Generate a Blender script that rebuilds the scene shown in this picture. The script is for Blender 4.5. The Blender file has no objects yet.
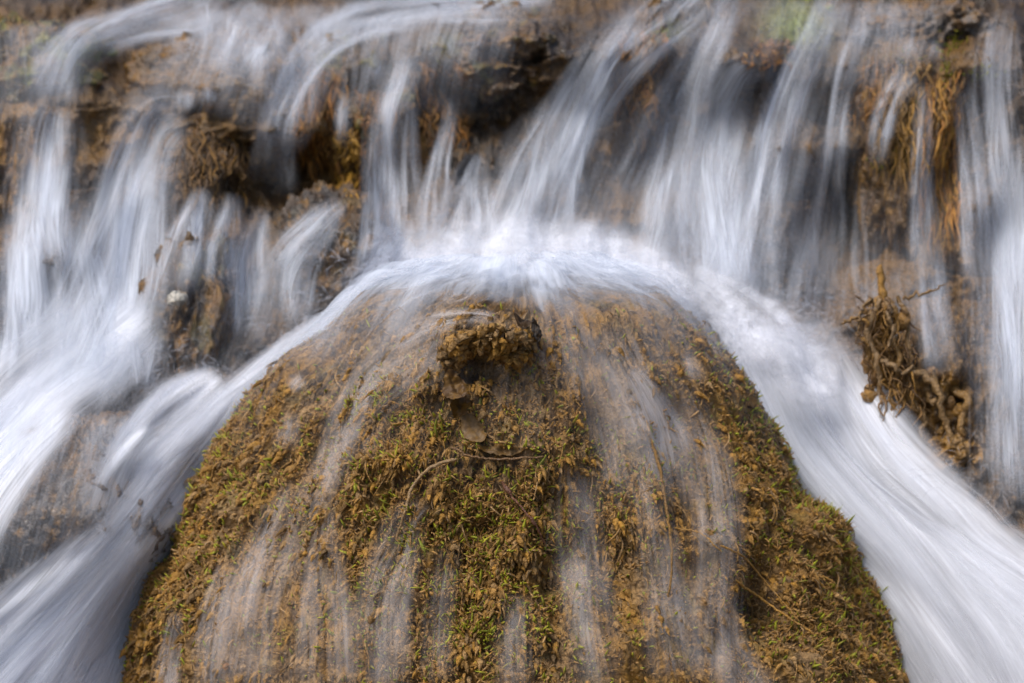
import bpy, math, random
import numpy as np
from mathutils import Vector
from mathutils.bvhtree import BVHTree

rng = np.random.default_rng(7)
random.seed(7)
S = bpy.context.scene
COL = S.collection

# ------------------------------------------------------------------ camera
W, H = 1024, 683
CAM = np.array([0.0, -3.2, 0.6])
PITCH = math.atan2(0.6, 3.2)
LENS = 117.0
FPX = LENS / 36.0 * W
cam_d = bpy.data.cameras.new('camera')
cam = bpy.data.objects.new('camera', cam_d); COL.objects.link(cam)
cam.location = CAM
cam.rotation_euler = (math.radians(90) - PITCH, 0, 0)
cam_d.lens = LENS; cam_d.sensor_width = 36
cam_d.clip_start = 0.05; cam_d.clip_end = 200
cam_d.dof.use_dof = True
cam_d.dof.focus_distance = 3.12
cam_d.dof.aperture_fstop = 6.5
S.camera = cam
FWD = np.array([0, math.cos(PITCH), -math.sin(PITCH)])
UP = np.array([0, math.sin(PITCH), math.cos(PITCH)])
RT = np.array([1.0, 0, 0])

def P(px, py, D):
    px = np.asarray(px, float); py = np.asarray(py, float); D = np.asarray(D, float)
    a = (px - W / 2) / FPX; b = (H / 2 - py) / FPX
    return CAM + D[..., None] * (FWD + a[..., None] * RT + b[..., None] * UP)

def proj(p):
    q = p - CAM
    D = q @ FWD
    return W / 2 + (q @ RT) / D * FPX, H / 2 - (q @ UP) / D * FPX, D

# ------------------------------------------------------------------ light
SUN_EL, SUN_AZ = math.radians(60), math.radians(-125)   # azimuth measured from +Y, clockwise
world = bpy.data.worlds.new('World'); S.world = world; world.use_nodes = True
wn = world.node_tree.nodes; wl = world.node_tree.links
bg = wn['Background']; bg.inputs[1].default_value = 0.12
sky = wn.new('ShaderNodeTexSky'); sky.sky_type = 'NISHITA'; sky.sun_disc = False
sky.sun_elevation = SUN_EL; sky.sun_rotation = SUN_AZ
sky.air_density = 1.0; sky.dust_density = 4.0; sky.ozone_density = 1.0
wl.new(sky.outputs[0], bg.inputs[0])
sd = bpy.data.lights.new('sun', 'SUN'); sd.energy = 1.9; sd.angle = math.radians(18); sd.color = (1.0, 0.965, 0.92)
sun = bpy.data.objects.new('sun', sd); COL.objects.link(sun)
sdir = Vector((math.sin(SUN_AZ) * math.cos(SUN_EL), math.cos(SUN_AZ) * math.cos(SUN_EL), math.sin(SUN_EL)))
sun.rotation_euler = sdir.to_track_quat('Z', 'Y').to_euler()
sun.location = sdir * 10
S.view_settings.view_transform = 'Standard'; S.view_settings.look = 'None'
S.view_settings.gamma = 1; S.view_settings.exposure = 0.42
S.view_settings.use_curve_mapping = False
S.render.engine = 'CYCLES'
S.cycles.transparent_max_bounces = 28
S.cycles.max_bounces = 5
S.cycles.diffuse_bounces = 2
S.cycles.use_denoising = True

# ------------------------------------------------------------------ numpy noise
_perm = np.random.default_rng(3).permutation(512).astype(np.int64)
_perm = np.concatenate([_perm, _perm, _perm])
_g = np.random.default_rng(4).normal(size=(512, 3)); _g /= np.linalg.norm(_g, axis=1)[:, None]
def noise3(x, y, z):
    x, y, z = np.broadcast_arrays(np.asarray(x, float), np.asarray(y, float), np.asarray(z, float))
    xi, yi, zi = np.floor(x).astype(np.int64), np.floor(y).astype(np.int64), np.floor(z).astype(np.int64)
    xf, yf, zf = x - xi, y - yi, z - zi
    u, v, w = [t * t * t * (t * (t * 6 - 15) + 10) for t in (xf, yf, zf)]
    def gr(a, b, c):
        h = _perm[(_perm[(_perm[(xi + a) & 511] + yi + b) & 511] + zi + c) & 511]
        g = _g[h]
        return g[..., 0] * (xf - a) + g[..., 1] * (yf - b) + g[..., 2] * (zf - c)
    def l(a, b, t): return a + t * (b - a)
    return 1.6 * l(l(l(gr(0,0,0), gr(1,0,0), u), l(gr(0,1,0), gr(1,1,0), u), v),
                   l(l(gr(0,0,1), gr(1,0,1), u), l(gr(0,1,1), gr(1,1,1), u), v), w)
def fbm(x, y, z, o=4, gain=.5):
    s, a, f = 0, 1.0, 1.0
    for i in range(o):
        s = s + a * noise3(x * f + 11.3 * i, y * f + 5.1 * i, z * f + 7.7 * i); a *= gain; f *= 2.03
    return s
def ridged(x, y, z, o=4):
    s, a, f = 0, 1.0, 1.0
    for i in range(o):
        s = s + a * (1 - 2 * np.abs(noise3(x * f + 3.3 * i, y * f + 9.1 * i, z * f + 1.7 * i))); a *= .5; f *= 2.1
    return s
def sstep(a, b, x):
    t = np.clip((x - a) / (b - a), 0, 1); return t * t * (3 - 2 * t)
def blob(px, py, cx, cy, rx, ry, p=1.0):
    return np.exp(-(((px - cx) / rx) ** 2 + ((py - cy) / ry) ** 2) ** p)
def mixc(a, b, t):
    t = np.asarray(t)[..., None]; return np.asarray(a) * (1 - t) + np.asarray(b) * t

# ------------------------------------------------------------------ mesh helpers
def make_mesh(name, V, F, mat=None, attrs=None, uv=None, smooth=True, mats=None, midx=None):
    """V (n,3); F (m,k) array or list of such arrays (tris and quads)."""
    Fs = F if isinstance(F, list) else [F]
    Fs = [np.asarray(f, np.int64) for f in Fs if len(f)]
    me = bpy.data.meshes.new(name)
    V = np.ascontiguousarray(V, np.float32)
    me.vertices.add(len(V)); me.vertices.foreach_set('co', V.ravel())
    loops = np.concatenate([f.ravel() for f in Fs]).astype(np.int32)
    sizes = np.concatenate([np.full(len(f), f.shape[1]) for f in Fs])
    starts = np.concatenate([[0], np.cumsum(sizes)[:-1]]).astype(np.int32)
    me.loops.add(len(loops)); me.loops.foreach_set('vertex_index', loops)
    me.polygons.add(len(sizes)); me.polygons.foreach_set('loop_start', starts)
    if uv is not None:
        l = me.uv_layers.new(name='UVMap')
        l.data.foreach_set('uv', np.ascontiguousarray(uv[loops], np.float32).ravel())
    for k, a in (attrs or {}).items():
        a = np.ascontiguousarray(a, np.float32)
        if a.ndim == 1:
            at = me.attributes.new(k, 'FLOAT', 'POINT'); at.data.foreach_set('value', a)
        else:
            if a.shape[1] == 3: a = np.concatenate([a, np.ones((len(a), 1), np.float32)], 1)
            at = me.attributes.new(k, 'FLOAT_COLOR', 'POINT'); at.data.foreach_set('color', np.ascontiguousarray(a, np.float32).ravel())
    me.update(calc_edges=True)
    me.polygons.foreach_set('use_smooth', np.full(len(sizes), smooth))
    for m in (mats or ([mat] if mat else [])): me.materials.append(m)
    if midx is not None: me.polygons.foreach_set('material_index', np.asarray(midx, np.int32))
    me.update()
    return me
def link(name, me, parent=None, label=None, cat=None, group=None, kind=None):
    o = bpy.data.objects.new(name, me); COL.objects.link(o)
    if parent is not None: o.parent = parent
    if label: o['label'] = label
    if cat: o['category'] = cat
    if group: o['group'] = group
    if kind: o['kind'] = kind
    return o
def grid_faces(nv, nu, wrap=False):
    i = np.arange(nv - 1)[:, None]; j = np.arange(nu if wrap else nu - 1)[None, :]
    j2 = (j + 1) % nu
    return np.stack([i * nu + j, i * nu + j2, (i + 1) * nu + j2, (i + 1) * nu + j], -1).reshape(-1, 4)
def normals_grid(V, nv, nu):
    G = V.reshape(nv, nu, 3)
    a = np.gradient(G, axis=0); b = np.gradient(G, axis=1)
    n = np.cross(a, b); n /= np.linalg.norm(n, axis=-1, keepdims=True) + 1e-12
    return n.reshape(-1, 3)
def smooth_path(pts, n):
    """Catmull-Rom through rows of pts, resampled to n rows evenly by chord."""
    p = np.asarray(pts, float)
    if len(p) == 2: 
        t = np.linspace(0, 1, n)[:, None]; return p[0] * (1 - t) + p[1] * t
    q = np.vstack([2 * p[0] - p[1], p, 2 * p[-1] - p[-2]])
    d = np.linalg.norm(np.diff(p[:, :2], axis=0), axis=1); c = np.concatenate([[0], np.cumsum(d)])
    s = np.linspace(0, c[-1], n)
    k = np.clip(np.searchsorted(c, s, side='right') - 1, 0, len(d) - 1)
    t = ((s - c[k]) / np.maximum(d[k], 1e-9))[:, None]
    a, b, cc, dd = q[k], q[k + 1], q[k + 2], q[k + 3]
    return 0.5 * (2 * b + (cc - a) * t + (2 * a - 5 * b + 4 * cc - dd) * t ** 2 + (3 * b - a - 3 * cc + dd) * t ** 3)
def tubes(paths, radii, sides=5, cols=None):
    """paths: list of (n,3); radii: list of (n,). one mesh of tapered closed tubes."""
    V, F, C, off = [], [], [], 0
    for k, (p, r) in enumerate(zip(paths, radii)):
        n = len(p); t = np.gradient(p, axis=0); t /= np.linalg.norm(t, axis=1)[:, None] + 1e-9
        ref = np.where(np.abs(t[:, 1:2]) > .9, [[1., 0, 0]], [[0, 1., 0]])
        a = np.cross(t, ref); a /= np.linalg.norm(a, axis=1)[:, None] + 1e-9
        b = np.cross(t, a)
        th = np.arange(sides) / sides * 2 * np.pi
        ring = p[:, None] + r[:, None, None] * (np.cos(th)[None, :, None] * a[:, None] + np.sin(th)[None, :, None] * b[:, None])
        V.append(ring.reshape(-1, 3)); F.append(grid_faces(n, sides, True) + off)
        if cols is not None: C.append(np.repeat(cols[k], sides, axis=0) if np.ndim(cols[k]) == 2 else np.tile(cols[k], (n * sides, 1)))
        off += n * sides
    return np.concatenate(V), np.concatenate(F), (np.concatenate(C) if cols is not None else None)

# ------------------------------------------------------------------ materials
class NT:
    def __init__(s, name):
        s.m = bpy.data.materials.new(name); s.m.use_nodes = True
        s.t = s.m.node_tree; s.t.nodes.clear(); s.out = s.t.nodes.new('ShaderNodeOutputMaterial')
    def n(s, typ, ins=None, **kw):
        nd = s.t.nodes.new('ShaderNode' + typ)
        for k, v in kw.items(): setattr(nd, k, v)
        for k, v in (ins or {}).items():
            if hasattr(v, 'is_output') or isinstance(v, bpy.types.NodeSocket): s.t.links.new(v, nd.inputs[k])
            else: nd.inputs[k].default_value = v
        return nd
    def math(s, op, a, b=0.0, clamp=False):
        nd = s.n('Math', {0: a, 1: b}, operation=op); nd.use_clamp = clamp; return nd.outputs[0]

def rock_material(name, rough=(.3, .65), bump=.6, scale=1.0, spec=.5):
    t = NT(name)
    tc = t.n('TexCoord').outputs['Object']
    at = t.n('Attribute', attribute_name='col').outputs['Color']
    n1 = t.n('TexNoise', {'Vector': tc, 'Scale': 60 * scale, 'Detail': 6, 'Roughness': .65}).outputs[0]
    n2 = t.n('TexNoise', {'Vector': tc, 'Scale': 260 * scale, 'Detail': 4, 'Roughness': .6}).outputs[0]
    n3 = t.n('TexVoronoi', {'Vector': tc, 'Scale': 190 * scale, 'Randomness': 1.0}).outputs['Distance']
    f = t.math('MULTIPLY_ADD', n1, 1.5); f.node.inputs[2].default_value = .25
    g = t.math('MULTIPLY_ADD', n2, 1.1); g.node.inputs[2].default_value = .45
    fg = t.math('MULTIPLY', f, g)
    c = t.n('VectorMath', {0: at, 1: fg}, operation='MULTIPLY').outputs[0]
    t.t.links.new(fg, c.node.inputs[1])
    h = t.math('ADD', t.math('MULTIPLY', n1, 1.2), t.math('MULTIPLY', n2, .5))
    h = t.math('SUBTRACT', h, t.math('MULTIPLY', n3, .5))
    b = t.n('Bump', {'Height': h, 'Strength': bump, 'Distance': .006}).outputs[0]
    r = t.n('MapRange', {0: n1, 1: .3, 2: .7, 3: rough[0], 4: rough[1]}).outputs[0]
    p = t.n('BsdfPrincipled', {'Base Color': c, 'Roughness': r, 'Normal': b, 'Specular IOR Level': spec})
    t.t.links.new(p.outputs[0], t.out.inputs[0])
    return t.m

def moss_material(name):
    t = NT(name)
    at = t.n('Attribute', attribute_name='col').outputs['Color']
    p = t.n('BsdfPrincipled', {'Base Color': at, 'Roughness': .55, 'Specular IOR Level': .3})
    tr = t.n('BsdfTranslucent', {'Color': at})
    mx = t.n('MixShader', {0: .18, 1: p.outputs[0], 2: tr.outputs[0]})
    t.t.links.new(mx.outputs[0], t.out.inputs[0])
    return t.m

def water_material(name, fu=300, fv=10, color=(.78, .83, .92), contrast=1.0):
    """flowing aerated water: soft strands along the flow (UV in metres: u across, v along); env is how much of it there is."""
    t = NT(name)
    uv = t.n('UVMap').outputs[0]
    env = t.n('Attribute', attribute_name='env').outputs['Fac']
    def stretched(a, b, det, rg):
        mp = t.n('Mapping', {'Vector': uv, 'Scale': (a, b, 1)}).outputs[0]
        return t.n('TexNoise', {'Vector': mp, 'Scale': 1.0, 'Detail': det, 'Roughness': rg, 'Distortion': .15}, noise_dimensions='2D').outputs[0]
    a = stretched(fu, fv, 2, .6)
    b = stretched(fu * .2, fv * .8, 2, .5)
    s = t.math('ADD', t.math('MULTIPLY', a, .5), t.math('MULTIPLY', b, .5))
    s = t.n('MapRange', {0: s, 1: .32, 2: .68, 3: 1 - contrast, 4: 1 + contrast}).outputs[0]
    al = t.math('MULTIPLY', env, s, clamp=True)
    df = t.n('BsdfDiffuse', {'Color': (*color, 1)})
    tl = t.n('BsdfTranslucent', {'Color': (*color, 1)})
    w = t.n('MixShader', {0: .35, 1: df.outputs[0], 2: tl.outputs[0]})
    tp = t.n('BsdfTransparent')
    mx = t.n('MixShader', {0: al, 1: tp.outputs[0], 2: w.outputs[0]})
    t.t.links.new(mx.outputs[0], t.out.inputs[0])
    return t.m
def thread_material(name, color=(.82, .85, .93)):
    t = NT(name)
    env = t.n('Attribute', attribute_name='env').outputs['Fac']
    df = t.n('BsdfDiffuse', {'Color': (*color, 1)}); tl = t.n('BsdfTranslucent', {'Color': (*color, 1)})
    w = t.n('MixShader', {0: .4, 1: df.outputs[0], 2: tl.outputs[0]})
    tp = t.n('BsdfTransparent')
    mx = t.n('MixShader', {0: env, 1: tp.outputs[0], 2: w.outputs[0]})
    t.t.links.new(mx.outputs[0], t.out.inputs[0])
    return t.m

M_ROCK = rock_material('wet_tufa_rock', rough=(.18, .5), bump=.8)
M_BOULDER = rock_material('mossy_tufa', rough=(.35, .8), bump=.8, scale=1.3, spec=.32)
M_MOSS = moss_material('moss_shoots')
M_ROOT = rock_material('muddy_root', bump=.5, scale=2.0)
M_WATER = water_material('falling_water')
M_FILM = water_material('thin_water_film', fu=210, fv=11, color=(.80, .75, .73), contrast=1.05)
M_THREAD = thread_material('water_threads')
M_FOAM = water_material('foaming_water', fu=240, fv=9, color=(.86, .89, .96), contrast=.5)
M_FROTH = water_material('frothing_water', fu=85, fv=55, color=(.86, .88, .94), contrast=.75)

OCHRE = np.array([.35, .178, .028]); TAN = np.array([.38, .235, .10]); DARK = np.array([.045, .032, .022])
BROWN = np.array([.15, .080, .030]); GREY = np.array([.16, .135, .115]); ORANGE = np.array([.42, .17, .025])
GREEN = np.array([.20, .24, .02]); LIME = np.array([.46, .46, .015]); OLIVE = np.array([.16, .15, .03])

# ------------------------------------------------------------------ cliff relief
CP = np.array([
 (-300,-250,5.0),(200,-250,5.0),(512,-250,4.9),(800,-250,4.85),(1300,-250,4.8),
 (-300,-60,4.5),(0,-60,4.45),(300,-60,4.4),(600,-60,4.3),(850,-60,4.2),(1100,-60,4.15),(1300,-60,4.1),
 (0,10,4.15),(150,10,4.2),(300,5,4.15),(450,5,4.05),(600,5,4.0),(750,5,3.98),(900,5,3.92),(1020,5,3.88),
 (-200,60,4.05),(0,60,3.98),(100,80,3.93),(200,120,3.9),(300,90,3.93),(420,60,3.9),(520,60,3.9),(650,60,3.88),(780,60,3.86),(900,60,3.82),(1000,60,3.80),
 (20,150,3.86),(120,200,3.82),(250,200,3.84),(400,180,3.84),(520,180,3.84),(620,180,3.84),(750,180,3.80),(850,180,3.79),(950,180,3.76),(1020,180,3.72),
 (-200,300,3.72),(0,300,3.70),(100,300,3.72),(200,300,3.74),(300,280,3.74),(400,270,3.74),(520,260,3.74),(650,270,3.76),(760,300,3.72),(850,300,3.70),(950,300,3.66),(1100,300,3.6),
 (-200,420,3.5),(0,400,3.56),(100,390,3.60),(200,400,3.60),(320,350,3.62),(512,340,3.62),(700,340,3.62),(780,350,3.58),(860,400,3.55),(950,400,3.56),(1020,420,3.52),(1200,420,3.45),
 (0,500,3.46),(90,500,3.50),(200,480,3.58),(800,450,3.58),(900,500,3.50),(1020,500,3.44),(1200,500,3.3),
 (-200,683,3.15),(0,683,3.30),(120,683,3.46),(300,600,3.62),(512,600,3.65),(760,600,3.62),(900,620,3.50),(1024,683,3.32),(1250,683,3.1),
 (-200,900,2.9),(200,900,3.5),(512,900,3.6),(900,900,3.5),(1250,900,2.9)], float)
def tps_fit(c):
    x = c[:, :2] / 300; d = np.linalg.norm(x[:, None] - x[None], axis=2)
    K = np.where(d > 0, d * d * np.log(d + 1e-12), 0) + np.eye(len(c)) * .02
    Pm = np.hstack([np.ones((len(c), 1)), x]); n = len(c)
    A = np.block([[K, Pm], [Pm.T, np.zeros((3, 3))]])
    return np.linalg.solve(A, np.concatenate([c[:, 2], np.zeros(3)]))
_tw = tps_fit(CP)
def base_depth(px, py):
    q = np.stack([px, py], -1) / 300; out = _tw[-3] + _tw[-2] * q[..., 0] + _tw[-1] * q[..., 1]
    for w, c in zip(_tw[:-3], CP[:, :2] / 300):
        r2 = ((q - c) ** 2).sum(-1); out = out + w * .5 * r2 * np.log(r2 + 1e-12)
    return out
def build_cliff():
    nu, nv = 840, 600
    px, py = np.meshgrid(np.linspace(-330, 1350, nu), np.linspace(-260, 900, nv))
    D = base_depth(px, py)
    x, z = px / 1000, py / 1000
    face = 1 - sstep(330, 480, py) * .75
    D -= face * .030 * ridged(x * 9, z * 5, 3.1, 3)                       # drip columns
    D -= face * .030 * fbm(x * 6, z * 14, 9.2, 4)                         # ledges
    wx = x + .02 * noise3(x * 12, z * 12, 4.2); wz = z + .03 * noise3(x * 7, z * 7, 8.8)
    D -= .016 * ridged(wx * 26, wz * 15, 1.1, 4)
    led = wz * 11 + .8 * noise3(wx * 5, wz * 3, 2.7); D += face * .035 * (led - np.floor(led)) ** 2.5     # bedded ledges with undercut
    D -= .007 * ridged(wx * 70, wz * 45, 6.1, 3)
    # steps and lips
    for cx, cy, rx, ry, h in [(130, 108, 70, 22, .05), (470, 45, 140, 30, .07), (660, 40, 90, 24, .05), (745, 62, 40, 22, .06),
                              (30, 108, 60, 20, .05), (985, 55, 60, 30, .05), (910, 70, 70, 30, .05), (60, 255, 60, 25, .03)]:
        D -= h * blob(px, py, cx, cy, rx, ry)
    for cx, cy, rx, ry, h in [(490, 110, 35, 40, .04), (360, 190, 90, 30, .07), (840, 190, 40, 110, .08), (640, 180, 50, 70, .06),
                              (880, 240, 50, 60, .07), (230, 150, 50, 20, .05), (140, 260, 30, 50, .05), (700, 130, 60, 60, .04), (1000, 260, 20, 60, .05)]:
        D += h * blob(px, py, cx, cy, rx, ry)
    V = P(px, py, D).reshape(-1, 3)
    X, Y, Z = V.T
    n1 = fbm(X * 9, Y * 9, Z * 9, 4); n2 = fbm(X * 26 + 4, Y * 26, Z * 18, 4); n3 = fbm(X * 5 - 7, Y * 5, Z * 5 + 2, 3)
    c = mixc(BROWN * .45, GREY * .35, sstep(-.3, .4, n1))
    c = mixc(c, DARK, sstep(-.2, .5, n2) * .8)
    pf, qf = px.ravel(), py.ravel()
    c = mixc(c, OCHRE * .6, sstep(.15, .5, fbm(X * 80 + 3, Y * 80, Z * 60, 3)) * .4)
    w = sstep(-.2, .45, n3) * (1 - sstep(250, 420, qf)) * .45
    for cx, cy, rx, ry, s in [(20, 150, 50, 90, .7), (110, 60, 50, 30, .5), (210, 160, 60, 60, .7), (380, 45, 110, 30, .3), (500, 45, 60, 40, .3), (640, 80, 35, 60, .9),
                              (910, 70, 90, 60, .8), (930, 190, 50, 90, .9), (960, 370, 60, 70, .35), (900, 420, 60, 60, .5), (780, 30, 60, 30, .7)]:
        w = np.maximum(w, s * blob(pf, qf, cx, cy, rx, ry))
    w = np.clip(w * (1 + .8 * n2), 0, 1) * (.55 + .45 * sstep(60, 130, qf))
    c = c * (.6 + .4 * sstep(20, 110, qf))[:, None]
    c = mixc(c, OCHRE * .75, w)
    g = blob(pf, qf, 795, 25, 26, 22) + .25 * blob(pf, qf, 450, 45, 18, 14) + .6 * blob(pf, qf, 50, 45, 16, 8) + .4 * blob(pf, qf, 665, 30, 18, 10)
    c = mixc(c, GREEN * .9, np.clip(g, 0, 1))
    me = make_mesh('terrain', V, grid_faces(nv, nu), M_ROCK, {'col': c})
    o = link('terrain', me, kind='structure'); o['label'] = 'wet brown and grey tufa slope under the cascade'
    return me
cliff_me = build_cliff()
# stream bed reaching out of the picture, below the cascade
def build_bed():
    n = 60
    x, y = np.meshgrid(np.linspace(-9, 9, n), np.linspace(-6, 1.2, n))
    z = -.95 + .08 * fbm(x * 1.3, y * 1.3, 0, 3)
    V = np.stack([x, y, z], -1).reshape(-1, 3)
    c = mixc(BROWN, GREY, sstep(-.4, .4, fbm(x.ravel() * 3, y.ravel() * 3, 2)))
    o = link('ground', make_mesh('ground', V, grid_faces(n, n), M_ROCK, {'col': c}), kind='structure')
build_bed()

# ------------------------------------------------------------------ rocks in the cascade
rock_objs = []
def rock(px, py, D, rx, ry, rd, label, seed, colA, colB, moss=0, green=0, lump=.30, cat='rock', sub=110, name='tufa_rock', flat=1.0, group='tufa rocks of the cascade'):
    """closed displaced lump; rx, ry in pixels at depth D, rd (m) front to back."""
    nu, nv = sub * 2, sub
    th = np.linspace(0, 2 * np.pi, nu, endpoint=False); ph = np.linspace(.02, np.pi - .02, nv)
    TH, PH = np.meshgrid(th, ph)
    n = np.stack([np.sin(PH) * np.cos(TH), np.sin(PH) * np.sin(TH), np.cos(PH)], -1)
    n = np.sign(n) * np.abs(n) ** flat
    a = rx * D / FPX; b = ry * D / FPX
    s = seed * 13.7
    r = 1 + lump * fbm(n[..., 0] * 1.6 + s, n[..., 1] * 1.6, n[..., 2] * 1.6, 3) \
          + lump * .5 * ridged(n[..., 0] * 4 + s, n[..., 1] * 4, n[..., 2] * 2.2, 3) * .6 + .05 * ridged(n[..., 0] * 8 + s, n[..., 1] * 8, n[..., 2] * 6, 3) + .035 * fbm(n[..., 0] * 20 + s, n[..., 1] * 20, n[..., 2] * 16, 3) - .05
    c = P(px, py, D + rd * .35)
    q = n * r[..., None] * np.array([a, rd, b])
    V = q.reshape(-1, 3)
    nn = len(V)
    V = np.vstack([V, [V[:nu].mean(0)], [V[-nu:].mean(0)]])
    j = np.arange(nu); cap1 = np.stack([np.full(nu, nn), (j + 1) % nu, j], 1)
    cap2 = np.stack([np.full(nu, nn + 1), (nv - 1) * nu + j, (nv - 1) * nu + (j + 1) % nu], 1)
    X, Y, Z = (V + c).T
    k1 = fbm(X * 22, Y * 22, Z * 18, 4); k2 = fbm(X * 60, Y * 60, Z * 40, 3)
    col = mixc(colA, colB, sstep(-.35, .35, k1)) * .85
    col = mixc(col, DARK, sstep(-.25, .45, k2) * .85)
    col = mixc(col, OCHRE * .8, sstep(.15, .5, fbm(X * 90 + 3, Y * 90, Z * 70, 3)) * .6)
    if moss: col = mixc(col, OCHRE * .6, np.clip(moss * sstep(-.3, .5, k1 + k2 * .5 + Z * 0), 0, 1))
    if green: col = mixc(col, GREEN, np.clip(green * sstep(.1, .6, fbm(X * 30 + 5, Y * 30, Z * 30, 3)) , 0, 1))
    me = make_mesh(name, V, [grid_faces(nv, nu, True)[:, ::-1], cap1[:, ::-1], cap2[:, ::-1]], M_ROCK, {'col': col})
    o = link(name, me, None, label, cat, group); o.location = c
    rock_objs.append(o)
    return o
rock(240, 112, 3.90, 108, 66, .16, 'smooth rounded brown rock near the top left with water sliding over it', 1, TAN * .5, BROWN, moss=.5)
rock(25, 75, 3.95, 85, 55, .15, 'olive brown rock at the top left corner', 2, OLIVE, BROWN, moss=.4, green=.5)
rock(385, 95, 3.92, 85, 60, .15, 'broad brown ledge rock with orange moss hanging beneath', 3, TAN * .42, DARK * 1.6, moss=.4, green=.3)
rock(500, 52, 3.92, 72, 42, .16, 'dark brown overhanging rock above a shaded hollow at top centre', 4, BROWN, GREY * .8, moss=.3, green=.2)
rock(645, 95, 3.88, 30, 75, .10, 'narrow mossy rock standing out between two broad falls', 5, BROWN, OCHRE * .6, moss=.6)
rock(790, 32, 3.98, 62, 40, .12, 'green mossed rock at the top edge right of centre', 6, OLIVE, BROWN, green=.8)
rock(925, 38, 3.86, 78, 45, .14, 'grey brown rock shelf near the top right', 7, GREY, BROWN, moss=.4)
rock(912, 160, 3.77, 50, 110, .10, 'tall brown tufa pillar hung with orange moss at the right', 8, BROWN * .8, DARK * 1.5, moss=.55)
rock(210, 185, 3.83, 48, 62, .09, 'brown rock between the two left falls', 9, BROWN, GREY * .7, moss=.55)
rock(196, 322, 3.66, 50, 84, .09, 'dark wet rock in the gap between left falls', 10, GREY * .7, BROWN, moss=.3, green=.15)
rock(335, 262, 3.70, 56, 62, .09, 'green tinged dark rock left behind the big boulder', 11, GREY * .6, BROWN * .7, green=.06, moss=.15)
rock(85, 510, 3.43, 100, 92, .12, 'low rounded grey rock under thin water at the lower left', 12, GREY * .8, BROWN * .9, moss=.2, lump=.15)
rock(945, 400, 3.56, 62, 85, .10, 'ochre mud covered rock behind the root tangle', 13, OCHRE * .5, DARK * 1.8, moss=.6)
rock(955, 455, 3.50, 42, 34, .06, 'small muddy orange rock at the foot of the root tangle', 14, OCHRE, TAN * .7, moss=.6)
rock(700, 110, 3.93, 45, 90, .09, 'dark rock face behind the central right falls', 15, GREY * .7, BROWN)
rock(20, 185, 3.85, 42, 80, .09, 'brown rock face at the left edge of the picture', 16, BROWN, TAN * .5, moss=.4)
rock(178, 298, 3.57, 9, 7, .008, 'small pale stone wedged among the left falls', 17, np.array([.6, .57, .5]), np.array([.5, .45, .36]), cat='stone', name='pale_stone', sub=24, group=None)

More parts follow.
